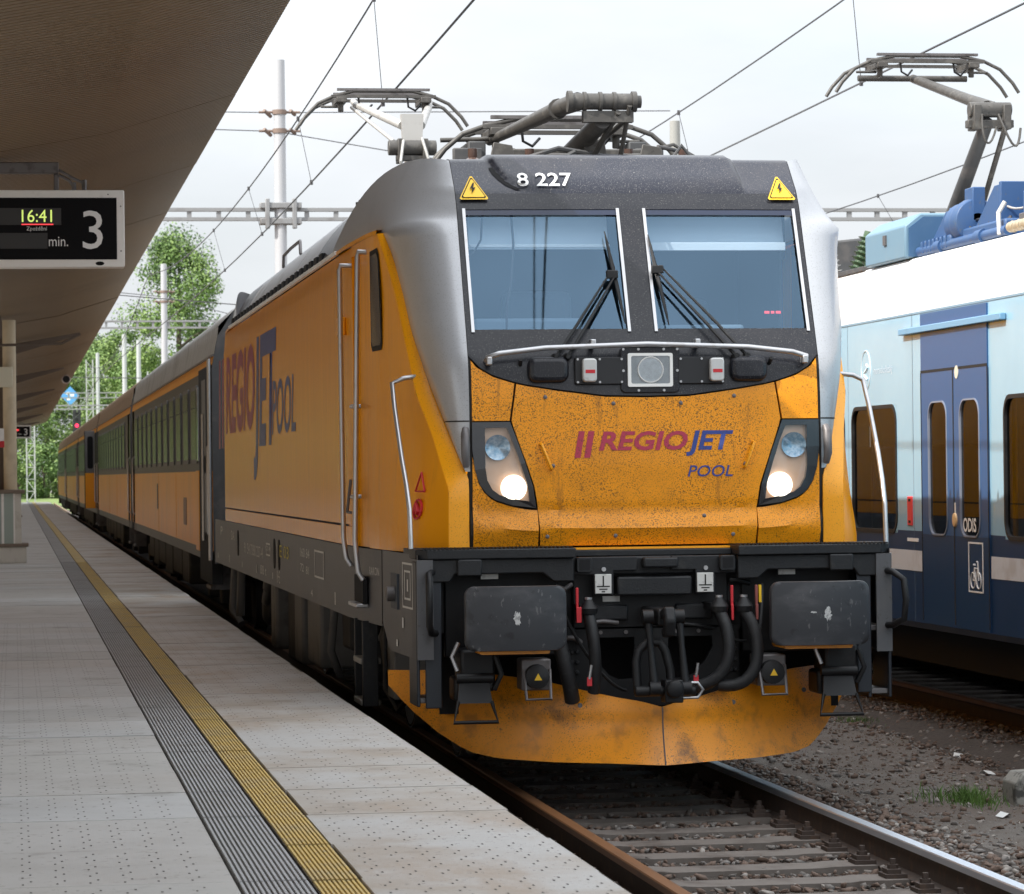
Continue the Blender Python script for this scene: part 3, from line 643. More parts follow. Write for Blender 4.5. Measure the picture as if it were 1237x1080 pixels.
for s in (-1, 1):
    x0, x1 = (-.425, -.135) if s < 0 else (.185, .465)
    sk = O('socket_plate', MB().prism(rrect(x0, x1, 2.372, 2.53, .012, 2), 1, yF(0, 2.45)-.030, yF(0, 2.45)+.03), mat('socket_plate_black', (.014, .014, .016), .5), LOCO, bev=.004)
    cxx = -.345 if s < 0 else .41
    cv_ = O('socket_cover', MB().prism(rrect(cxx-.042, cxx+.042, 2.385, 2.522, .02, 3), 1, yF(0, 2.45)-.075, yF(0, 2.45)-.030), mat('cover_aluminium', (.55, .55, .54), .45, .4, dirt=[(20, .55, .2, (.35, .34, .32), .6)]), LOCO, bev=.008)
    O('cover_stripe', MB().box(cxx-.026, cxx+.030, yF(0, 2.45)-.077, yF(0, 2.45)-.074, 2.436, 2.456), red, cv_)
    bb = MB()
    for bx in (x0+.015, x1-.015, (x0+x1)/2):
        for bz in (2.385, 2.518): bb.lathe([(.007, 0), (.007, -.006)], (bx, yF(0, 2.45)-.030, bz), 'y', 8)
    O('socket_bolts', bb, steel, sk)
    pod = MB().prism(rrect(-.70 if s < 0 else .50, -.46 if s < 0 else .72, 2.385, 2.535, .05, 4), 1, yF(.58, 2.45)-.055, yF(.58, 2.45)+.04)
    O('wiper_motor_pod', pod, mask_black, LOCO, bev=.03, seg=3)
    O('nozzle_stub', MB().tube([P(s*.74, 2.49, 0), P(s*.745, 2.52, .05)], .012, 8), rubber, LOCO, smooth=50)
tl = O('top_lamp', MB().prism(rrect(-.155, .195, 2.320, 2.590, .03, 4), 1, yF(0, 2.45)-.028, yF(0, 2.45)+.04), mask_black, LOCO, bev=.006)
yl = yF(0, 2.45)-.03
bz = MB()
ro, ri = rrect(-.115, .152, 2.356, 2.552, .01, 2), rrect(-.095, .135, 2.374, 2.536, .01, 2)
bz.grid([[(a, yl+.002, b) for a, b in ro+ro[:1]], [(a, yl-.010, b) for a, b in ro+ro[:1]], [(a, yl-.010, b) for a, b in ri+ri[:1]], [(a, yl+.01, b) for a, b in ri+ri[:1]]])
O('lamp_bezel', bz, alu, tl)
O('lamp_back', MB().box(-.096, .136, yl-.0005, yl+.006, 2.372, 2.538), mat('lamp_back_grey', (.20, .24, .27), .25, .3, var=(8, .6, (.34, .38, .40))), tl)
O('lamp_bowl', MB().lathe([(.074, -.006), (.070, -.001), (.03, .0), (0, .0)], (.02, yl-.002, 2.455), 'y', 26), mat('lamp_bowl_chrome', (.42, .48, .52), .15, .6, var=(40, .7, (.24, .28, .31))), tl, smooth=50)
O('lamp_rim', MB().tube([(.02+.074*math.cos(a), yl-.008, 2.455+.074*math.sin(a)) for a in np.linspace(0, 6.2832, 28)], .004, 6), alu, tl, smooth=60)
O('lamp_glass', MB().box(-.094, .134, yl-.0125, yl-.0115, 2.375, 2.535), lens_gl, tl)
bb = MB()
for bx, bz in ((-.14, 2.575), (-.14, 2.45), (.18, 2.575), (.18, 2.45), (-.05, 2.335), (.10, 2.335), (-.05, 2.575), (.1, 2.575)): bb.lathe([(.008, 0), (.008, -.006)], (bx, yl+.002, bz), 'y', 8)
O('lamp_bolts', bb, steel, tl)

# ---- silver corners, bevelled orange wings and sides (front cab, and the same turned round at the rear)
IZ = [1.43, 1.82, 1.866, 1.978, 2.184, 2.415, 2.72, 2.953, 3.19, 3.333]
IX = [1.052, 1.052, 1.065, 1.108, 1.166, 1.23, 1.293, 1.317, 1.352, 1.393]; IY = [.668, .662, .665, .745, .918, 1.115, 1.373, 1.572, 1.776, 1.895]
OZ = [1.43, 1.767, 2.106, 2.325, 2.72, 2.93, 3.142, 3.347]; OX = [1.175, 1.172, 1.240, 1.302, 1.340, 1.358, 1.392, 1.432]; OY = [.655, .652, .895, 1.082, 1.420, 1.597, 1.778, 1.953]
Ip = lambda z: Vector((I_(z, IZ, IX), I_(z, IZ, IY), z)); Op = lambda z: Vector((I_(z, OZ, OX), I_(z, OZ, OY), z))
def Mp(z): return Vector((MX+.004, yF(MX, z), z))
def silver_rows():
    rows = []
    for z in list(np.linspace(1.872, 3.333, 26)):
        m, b = Mp(z), Ip(z); dx = b.x-m.x
        c1 = m+Vector((dx*.80, .02, 0)); c2 = Vector((b.x+.012, lerp(m.y, b.y, .42), z))
        rows.append([bez((m, c1, c2, b), t) for t in np.linspace(0, 1, 18)])
    for v in np.linspace(0, 1, 18)[1:]:
        z = lerp(3.333, 3.752, v); m = Mp(z)
        b = Vector((1.393, 1.895, 3.333)).lerp(Vector((1.488, 4.35, 3.37)), v)
        c1 = (Mp(3.333)+Vector((.279, .02, 0))).lerp(Vector((1.31, 1.80, 3.845)), v**.8)
        c2 = Vector((1.405, 1.44, 3.333)).lerp(Vector((1.40, 3.10, 3.80)), v**.72)
        rows.append([bez((m, c1, c2, b), t) for t in np.linspace(0, 1, 18)])
    return rows
SIL = silver_rows()
def side_pt(z, y):
    """outer face of the cab side (left/right mirrored) at height z"""
    o = Op(min(z, 3.347)); wb = min(1, max(0, (2.35-z)/.85)); e = Vector((1.49, 3.3, z))
    c1 = o+Vector((lerp(.045, .165, wb), lerp(.33, .03, wb), 0)); c2 = Vector((lerp(1.462, 1.415, wb), lerp(2.45, 1.25, wb), z))
    if y >= 3.3: return Vector((1.49, y, z))
    lo, hi = 0., 1.
    for _ in range(26):
        md = (lo+hi)/2
        if bez((o, c1, c2, e), md).y < y: lo = md
        else: hi = md
    p = bez((o, c1, c2, e), lo); return Vector((p.x, max(y, p.y), z))
def tr(rear, s):
    return (lambda p: (-s*p[0], 18.6-p[1], p[2])) if rear else (lambda p: (s*p[0], p[1], p[2]))
ZS = list(np.linspace(1.40, 3.34, 26))
D0, D1 = 2.38, 3.02                        # cab door, along the side
for rear in (False, True):
    for s in (-1, 1):
        T = tr(rear, s); G = lambda rows: [[T(p) for p in r_] for r_ in rows]
        sil = O('silver_corner', MB().grid(G(SIL)), silver, LOCO, smooth=60)
        if not rear:
            seamz = 2.165; rw = [[T(p+Vector((0, -.002, dz))*1.0) for p in [bez((Mp(seamz), Mp(seamz)+Vector(((Ip(seamz).x-MX)*.8, .02, 0)), Vector((Ip(seamz).x+.012, lerp(Mp(seamz).y, Ip(seamz).y, .42), seamz)), Ip(seamz)), t) for t in np.linspace(0, 1, 8)]] for dz in (-.004, .004)]
            O('corner_seam', MB().grid([[(p[0]*1.001, p[1], p[2]) for p in r_] for r_ in rw]), seam, sil)
            O('gutter_spout', MB().tube([T((MX+.03, .66, 2.12)), T((MX+.035, .635, 2.09)), T((MX+.035, .63, 1.96)), T((MX+.03, .65, 1.90))], [.02, .026, .026, .018], 10), steel_dk, sil, smooth=60)
        O('seam_strip', MB().grid(G([[Mp(z)+Vector((-.014, .004, 0)), Mp(z)+Vector((.0, .006, 0)), Ip(z)+Vector((.0, .012, 0)) if z < 1.87 else Mp(z)+Vector((.006, .008, 0))] for z in np.linspace(1.43, 3.752, 34)])), seam, LOCO)
        bev = []
        for z in np.linspace(1.43, 3.345, 30):
            i, o = Ip(min(z, 3.333)), Op(z); i.z = z; mdp = i.lerp(o, .5)+Vector((.004, -.010, 0))
            bev.append([i+Vector((-.002, .02, 0)), i, mdp, o])
        O('wing_bevel', MB().grid(G(bev)), yel_bevel, LOCO, smooth=50)
        # cab side ahead of the door
        cs = O('cab_side', MB().grid(G([[side_pt(z, lerp(Op(z).y, D0, t)) for t in np.linspace(0, 1, 12)] for z in ZS])), yel_side, LOCO, smooth=50)
        O('wing_cap', MB().grid(G([[side_pt(3.34, y)+Vector((.004, 0, .0)), side_pt(3.34, y)+Vector((.002, 0, .028)), side_pt(3.34, y)+Vector((-.07, 0, .030))] for y in np.linspace(1.953, 4.3, 10)])), yel_side, LOCO, smooth=50)
        if rear: continue
        wn_ = [(1.955, 2.67), (1.985, 2.63), (2.27, 2.63), (2.31, 2.67), (2.235, 3.20), (2.205, 3.25), (1.975, 3.26), (1.945, 3.22)]
        ctr = (2.11, 2.95)
        w1 = O('side_window', MB().add([T(side_pt(b, a)+Vector((.004, 0, 0))) for a, b in wn_], [tuple(range(8))]), mat('window_rubber', (.008, .008, .009), .5, spec=.1), LOCO)
        O('side_glass', MB().add([T(side_pt(lerp(ctr[1], b, .90), lerp(ctr[0], a, .84))+Vector((.007, 0, 0))) for a, b in wn_], [tuple(range(8))]), mat('side_glass', (.010, .011, .013), .2, spec=.12), w1)
        # door, recessed, with jambs
        dr = O('cab_door', MB().grid(G([[side_pt(z, y)+Vector((-.028, 0, 0)) for y in np.linspace(D0+.012, D1-.012, 5)] for z in np.linspace(1.40, 3.27, 20)])), yel_side, LOCO, smooth=50)
        for y in (D0, D1):
            O('door_jamb', MB().grid(G([[side_pt(z, y), side_pt(z, y)+Vector((-.05, 0, 0))] for z in ZS])), yel_side, LOCO)
        O('door_head', MB().grid(G([[side_pt(3.27, y)+Vector((-.05, 0, 0)), side_pt(3.27, y), side_pt(3.34, y)] for y in np.linspace(D0, D1, 5)])), yel_side, LOCO)
        O('door_gap', MB().grid(G([[side_pt(z, y)+Vector((-.045, 0, 0)) for y in (D0, D1)] for z in ZS])), seam, LOCO)
        for z in (2.30, 1.72): O('door_handle', MB().tube([T(side_pt(z, 2.86)+Vector((-.02, 0, 0))), T(side_pt(z, 2.86)+Vector((.04, 0, 0))), T(side_pt(z, 2.70)+Vector((.045, 0, 0)))], .014, 8), steel, dr, smooth=60)
        O('door_latch', MB().tube([T((1.50, 3.04, 1.83)), T((1.53, 3.0, 1.62)), T((1.53, 2.75, 1.62))], .010, 8), steel_dk, dr, smooth=60)
        # grab rails either side of the door
        for y, z1, z0 in ((2.36, 3.26, 1.20), (3.10, 3.22, 1.27)):
            b = side_pt(3.0, y).x
            O('door_handrail', MB().tube([T((b-.01, y, z1)), T((b+.065, y, z1)), T((b+.07, y, z1-.03)), T((1.545, y, 1.45)), T((1.53, y-.02, z0+.05)), T((1.50, y-.03, z0))], .0165, 10), steel, LOCO, smooth=60)
        # bent corner rail
        pts = [(.86, 2.44), (.80, 2.43), (.72, 2.28), (.58, 1.95), (.50, 1.72), (.50, 1.44)]
        pk = [T(side_pt(2.44, 1.12)+Vector((-.02, 0, 0))), T(side_pt(2.44, 1.12)+Vector((.055, -.02, -.01)))]
        pk += [T((1.435, 1.18, 2.40)), T((1.435, 1.05, 2.25)), T((1.425, .80, 1.95)), T((1.415, .68, 1.80)), T((1.408, .60, 1.66)), T((1.405, .57, 1.43))]
        O('corner_handrail', MB().tube(pk, .0145, 10), steel, LOCO, smooth=60)
        # small pictograms and lamp
        if s < 0:
            O('side_repeater', MB().box(-1.54, -1.49, 3.36, 3.46, 2.78, 2.90), yel_bevel, LOCO, bev=.01)
            dp = lambda y, z: (-(side_pt(z, y).x+.010), y, z)
            O('pictogram', MB().tube([dp(.98+.07*math.sin(a), 1.655+.055*math.cos(a)) for a in np.linspace(0, 6.283, 24)], .008, 5).tube([dp(.98-.03, 1.63), dp(.98+.03, 1.68)], .02, 5), red, LOCO)
            O('pictogram', MB().tube([dp(.90, 1.76), dp(1.06, 1.76), dp(.98, 1.87), dp(.90, 1.76)], .006, 5), red, LOCO)
# long side walls
for s in (-1, 1):
    T = lambda p: (s*p[0], p[1], p[2])
    rows = [[T(side_pt(z, y)) for y in [D1, 3.08, 3.15, 3.22, 3.3]+list(np.linspace(3.4, 15.58, 12))] for z in (1.40, 1.525, 1.53)]
    up = [[(s*1.487, p[1], z) for p in rows[0]] for z in ()]
    ys_ = [D1, 3.08, 3.15, 3.22, 3.3]+list(np.linspace(3.4, 15.58, 14))+[16.0, 16.22]
    zz = [1.40, 1.522, 1.5225, 1.5375, 1.538, 1.8, 2.2, 2.6, 3.0, 3.125, 3.14, 3.34]
    off = [0, 0, -.012, -.012, 0, 0, 0, 0, 0, 0, -.004, -.020]
    O('side_wall', MB().grid([[T(side_pt(z, y)+Vector((o, 0, 0))) for y in ys_] for z, o in zip(zz, off)]), yel_side, LOCO, smooth=30)
    O('side_joint', MB().grid([[T((1.4815, y, 1.5225)), T((1.4815, y, 1.5375))] for y in (3.4, 16.2)]), seam, LOCO)
    # lower skirt
    sk = MB()
    ysk = [1.90, 2.2, 2.6, 3.0, 3.3, 5.0, 8.0, 11, 14, 17.9]
    xk = lambda y: side_pt(1.42, y).x+.006 if y < 3.3 else 1.496
    sk.grid([[T((xk(y), y, z)) for y in ysk] for z in (.93, .945, 1.395)]); sk.grid([[T((xk(y), y, .93)), T((xk(y)-.05, y, .93))] for y in ysk])
    O('skirt', sk, grey_skirt, LOCO, smooth=40)
    # front skirt plate with wheel-arch cut, in front of the joint at y=1.88
    arch = [(1.88, 1.398), (1.88, .95), (1.80, .93), (1.70, .88), (1.62, .80), (1.60, .795), (.42, .795), (.42, 1.398)]
    xq = lambda y: lerp(1.385, xk(1.9)-.002, min(1, max(0, (y-.42)/1.48))**.8)
    seg = []
    n = 12
    for k in range(n+1):
        y = lerp(.42, 1.875, k/n); zlo = I_(y, [.42, 1.58, 1.66, 1.74, 1.82, 1.88], [.80, .80, .83, .885, .935, .95]); seg.append((y, zlo))
    O('front_skirt', MB().grid([[T((xq(y), y, 1.398)), T((xq(y), y, zl)), T((xq(y)-.04, y, zl))] for y, zl in seg]), grey_skirt, LOCO, smooth=40)
    O('skirt_edge', MB().box(min(s*1.30, s*1.392), max(s*1.30, s*1.392), .405, .425, .80, 1.37), grey_skirt, LOCO)

# ---- roof
def roofx(y): return I_(y, [1.45, 1.8, 2.4, 3.1, 3.6], [1.03, 1.15, 1.24, 1.255, 1.25])
for s in (-1, 1):
    T = lambda p: (s*p[0], p[1], p[2])
    def rp(y0, y1, m, dy0=0, dy1=0, name='roof_panel'):
        g_ = .008
        lo0, lo1, up0, up1 = y0+g_, y1-g_, y0+dy0+g_, y1+dy1-g_
        rows = []
        for t in np.linspace(0, 1, 7):
            a = bez(((1.488, 0, 3.365), (1.47, 0, 3.46), (1.36, 0, 3.62), (1.262, 0, 3.735), (1.20, 0, 3.75)), t)
            rows.append([T((a.x, lerp(lo0, up0, t), a.z)), T((a.x, lerp(lo1, up1, t), a.z))])
        return O(name, MB().grid(rows), m, LOCO, smooth=50)
    rp(4.35, 5.9, hood_black, -1.15, -.7); rp(5.9, 7.7, roof_silver, -.7, 0); rp(7.7, 11.5, roof_silver); rp(11.5, 13.0, roof_silver); rp(13.0, 14.25, hood_black, 0, 1.15)
    O('roof_gutter', MB().box(min(s*1.475, s*1.505), max(s*1.475, s*1.505), 3.95, 15.2, 3.345, 3.372), alu, LOCO, bev=.004)
    vb = MB()
    y = 5.0
    while y < 15: 
        if not (7.6 < y < 7.9): vb.box(min(s*1.462, s*1.4935), max(s*1.462, s*1.4935), y, y+.22, 3.385, 3.43)
        y += .42
    O('gutter_vents', vb, void, LOCO)
    O('roof_support', MB().box(min(s*1.16, s*1.20), max(s*1.16, s*1.20), 2.2, 16.4, 3.2, 3.742), seam, LOCO)
    rb = MB()
    for k in range(9): rb.lathe([(.018, 0), (.018, .035), (.008, .04)], (s*1.24, 3.3+.2*k, 3.745), 'z', 8)
    O('roof_bolts', rb, steel_dk, LOCO)
    O('roof_rail', MB().tube([T((1.28, 9.2, 3.70)), T((1.28, 9.25, 3.80)), T((1.25, 9.6, 3.84)), T((1.25, 10.6, 3.84)), T((1.28, 10.95, 3.80)), T((1.28, 11.0, 3.70))], .014, 8), steel_dk, LOCO, smooth=60)
O('roof_deck', MB().box(-1.19, 1.19, 2.0, 16.6, 3.56, 3.60).grid([[(-roofx(y)+.01, y, 3.746), (roofx(y)-.01, y, 3.746)] for y in (1.9, 2.4, 2.75)]), eq_dark, LOCO)
O('rear_nose', MB().grid([[(-x, 18.6-yF(x, z), z) for x in np.linspace(-1.04, 1.04, 7)] for z in np.linspace(1.43, 3.75, 14)]), mask_black, LOCO, smooth=60)
# ---- side lettering (left side, read looking along +x)
sf = lambda a, b: Vector((-1.4925, -a, b))          # a = -y
for k in (0, 1): O('side_letter_bar', MB().add([sf(-17.15+.52*k, 2.15), sf(-16.90+.52*k, 2.15), sf(-16.72+.52*k, 3.08), sf(-16.97+.52*k, 3.08)], [(0, 1, 2, 3)]), purple_s, LOCO)
text('side_lettering_regio', 'REGIO', sf, -15.95, -11.75, 2.28, 3.08, purple_s, LOCO, .03, .2)
text('side_lettering_jet', 'JET', sf, -11.95, -9.2, 1.82, 3.10, navy_s, LOCO, .03, .2)
text('side_lettering_pool', 'POOL', sf, -9.75, -7.35, 2.20, 2.66, navy_s, LOCO, .01, .2)
# ---- markings and recesses on the grey skirt
sk2 = lambda a, b: Vector((-1.502, -a, b))
for s_, a0, a1, z0, z1 in (('91 54 7388 227-4', -13.3, -10.9, 1.13, 1.23), ('CZ-RJ', -10.55, -10.0, 1.20, 1.25), ('88 t', -11.2, -10.5, .99, 1.07), ('R+E', -9.3, -9.0, .97, 1.07), ('160', -7.0, -6.6, 1.24, 1.31), ('84', -6.5, -6.2, 1.24, 1.31),
                           ('72', -7.0, -6.7, 1.13, 1.19), ('81', -6.5, -6.25, 1.12, 1.18), ('P', -16.9, -16.6, 1.24, 1.33), ('DA', -15.2, -14.7, 1.22, 1.31), ('1', -4.25, -4.18, .975, 1.06), ('4', -6.1, -5.95, .97, 1.02), ('RAKON', -2.35, -1.98, 1.235, 1.285)):
    text('lettering', s_, (lambda a, b: Vector((-(side_pt(1.42, max(-a, 1.9)).x+.0085), -a, b))), a0, a1, z0, z1, white_dirty, LOCO, .0)
text('lettering', 'E 03', sk2, -8.95, -8.05, 1.19, 1.29, mat('yellow_stencil', (.6, .5, .06), .6), LOCO)
def frame_strip(name, y0, y1, z0, z1, t=.014, x=-1.5015):
    mb = MB()
    for a, b, c, d in ((y0, y1, z0, z0+t), (y0, y1, z1-t, z1), (y0, y0+t*2, z0+t, z1-t), (y1-t*2, y1, z0+t, z1-t)): mb.add([(x, a, c), (x, b, c), (x, b, d), (x, a, d)], [(0, 1, 2, 3)])
    return O(name, mb, white_dirty, LOCO)
frame_strip('marking_frame', 5.0, 5.75, 1.12, 1.32); frame_strip('marking_frame', 10.0, 10.45, 1.17, 1.28)
for k in range(5): O('marking_tick', MB().add([(-1.502, 17.3-k*1.9, .985), (-1.502, 17.36-k*1.9, .985), (-1.502, 17.36-k*1.9, 1.04+.02*(k % 2)), (-1.502, 17.3-k*1.9, 1.04+.02*(k % 2))], [(0, 1, 2, 3)]), white_dirty, LOCO)
for yy in (14.15, 9.55, 9.05):
    O('lift_slot', MB().prism(rrect(yy-.09, yy+.09, 1.08, 1.33, .08, 5), 0, -1.503, -1.47), void, LOCO)
O('step_recess', MB().box(-1.497, -1.47, 2.38, 2.92, 1.05, 1.22), void, LOCO)
O('step_lip', MB().box(-1.54, -1.46, 2.40, 2.90, 1.025, 1.05), steel, LOCO, bev=.006)
xs1 = xq(1.35)
O('coupling_box', MB().box(-xs1-.008, -xs1+.05, 1.15, 1.48, 1.06, 1.27), mat('recess_blue_grey', (.045, .055, .07), .6), LOCO)
O('coupling_plug', MB().lathe([(.045, 0), (.045, -.05), (.02, -.06)], (-xs1-.005, 1.28, 1.15), 'x', 12), steel_dk, LOCO, smooth=40)
mb = MB(); x0_ = -xq(.75)-.004
for (a, b, c, d) in ((.58, .98, 1.08, 1.092), (.58, .98, 1.335, 1.347), (.58, .60, 1.08, 1.347), (.96, .98, 1.08, 1.347), (.66, .90, 1.13, 1.142), (.66, .90, 1.29, 1.302), (.66, .68, 1.13, 1.3), (.88, .90, 1.13, 1.3), (.75, .80, 1.18, 1.25)):
    mb.add([(-xq(a)-.005, a, c), (-xq(b)-.005, b, c), (-xq(b)-.005, b, d), (-xq(a)-.005, a, d)], [(0, 1, 2, 3)])
O('marking_frame', mb, white_dirty, LOCO)
for a, c, d in ((1.0, .96, 1.02), (1.25, .84, .88)): O('marking_tick', MB().add([(-xq(a)-.005, a, c), (-xq(a-.05)-.005, a-.05, c), (-xq(a-.05)-.005, a-.05, d), (-xq(a)-.005, a, d)], [(0, 1, 2, 3)]), white, LOCO)

# ---- underframe: bogies, wheels, boxes
def wheel_set(y):
    for s in (-1, 1):
        w_ = O('wheel', MB().lathe([(.18, s*.80), (.46, s*.79), (.535, s*.80), (.54, s*.68), (.57, s*.675), (.55, s*.655), (.40, s*.67), (.18, s*.66)], (0, y, .54), 'x', 40), under, LOCO, smooth=40)
        O('wheel_tyre', MB().lathe([(.541, s*.798), (.543, s*.69), (.541, s*.685)], (0, y, .54), 'x', 40), rail_top, w_, smooth=40)
        ab = MB().lathe([(.20, s*.86), (.20, s*1.12), (.14, s*1.18)], (0, y, .54), 'x', 20); ab.box(min(s*.9, s*1.1), max(s*.9, s*1.1), y-.26, y+.26, .48, .72)
        O('axle_box', ab, under, LOCO, bev=.02)
        sp = MB()
        for dy in (-.36, .36):
            for k in range(5): sp.lathe([(.085, 0), (.10, .022), (.085, .044)], (s*1.02, y+dy, .66+.05*k), 'z', 14)
        O('primary_spring', sp, under_lt, LOCO, smooth=50)
for yb in (4.6, 14.0):
    for dy in (-1.3, 1.3): wheel_set(yb+dy)
    for s in (-1, 1):
        fr_ = [(yb-2.1, .55), (yb-1.9, .86), (yb-.7, .86), (yb-.4, .68), (yb+.4, .68), (yb+.7, .86), (yb+1.9, .86), (yb+2.1, .55), (yb+1.8, .58), (yb+1.7, .74), (yb+.8, .74), (yb+.5, .50), (yb-.5, .50), (yb-.8, .74), (yb-1.7, .74), (yb-1.8, .58)]
        O('bogie_frame', MB().prism([(a, b) for a, b in fr_], 0, s*.93, s*1.08), under, LOCO, bev=.015)
        d = MB().tube([(s*1.2, yb-.1, .88), (s*1.2, yb+.5, .62)], [.05, .05], 10); d.tube([(s*1.2, yb-.1, .88), (s*1.2, yb+.15, .77)], .065, 10)
        O('damper', d, under_lt, LOCO, smooth=50)
        O('sand_box', MB().box(min(s*.95, s*1.32), max(s*.95, s*1.32), yb-2.35, yb-1.98, .45, .92).tube([(s*1.1, yb-2.1, .5), (s*1.0, yb-1.95, .3), (s*.8, yb-1.85, .12)], .025, 8), under_lt, LOCO, bev=.02)
        O('brake_hose', MB().tube([(s*1.22, yb-1.0, .85), (s*1.25, yb-1.2, .45), (s*1.2, yb-1.5, .32), (s*1.1, yb-1.75, .5)], .018, 8), rubber, LOCO, smooth=50)
        O('rail_guard', MB().box(min(s*.68, s*.82), max(s*.68, s*.82), yb-2.32, yb-2.26, .10, .62).box(min(s*.62, s*.86), max(s*.62, s*.86), yb-2.34, yb-2.24, .10, .22), under_lt, LOCO, bev=.01)
for s in (-1, 1):
    b_ = lambda x0, x1, y0, y1, z0, z1, m, nm: O(nm, MB().box(min(s*x0, s*x1), max(s*x0, s*x1), y0, y1, z0, z1), m, LOCO, bev=.03)
    b_(.4, 1.36, 6.9, 8.0, .38, .93, under_lt, 'equipment_box'); b_(.9, 1.30, 8.05, 8.5, .46, .75, under_lt, 'equipment_box'); b_(.4, 1.33, 8.9, 9.6, .30, .93, under_lt, 'equipment_box')
    b_(.3, 1.28, 9.9, 10.9, .25, .9, under, 'equipment_box'); b_(.3, 1.38, 11.0, 11.55, .32, .93, under_lt, 'equipment_box'); b_(.9, 1.2, 6.2, 6.8, .55, .9, under, 'equipment_box')
    O('air_pipe', MB().tube([(s*1.30, 6.3, .90), (s*1.33, 6.35, .55), (s*1.25, 6.5, .35)], .03, 8).tube([(s*1.35, 16.9, .93), (s*1.38, 16.9, .45), (s*1.3, 16.7, .3)], .04, 8).tube([(s*1.32, 16.3, .93), (s*1.34, 16.3, .4)], .045, 8), under_lt, LOCO, smooth=50)
    # cab step ladder under the door
    ld_ = MB()
    for y in (2.44, 2.92): ld_.box(min(s*1.40, s*1.50), max(s*1.40, s*1.50), y-.02, y+.02, .40, .94)
    st = O('step_ladder', ld_, deck_black, LOCO, bev=.006)
    for z in (.42, .68): O('ladder_tread', MB().box(min(s*1.38, s*1.51), max(s*1.38, s*1.51), 2.46, 2.90, z-.015, z+.02), mat('tread_plate', (.28, .27, .25), .6), st, bev=.005)
O('underframe_core', MB().box(-1.15, 1.15, 1.2, 17.4, .86, 1.36).box(-.75, .75, 2.2, 16.4, .45, .86), void, LOCO)

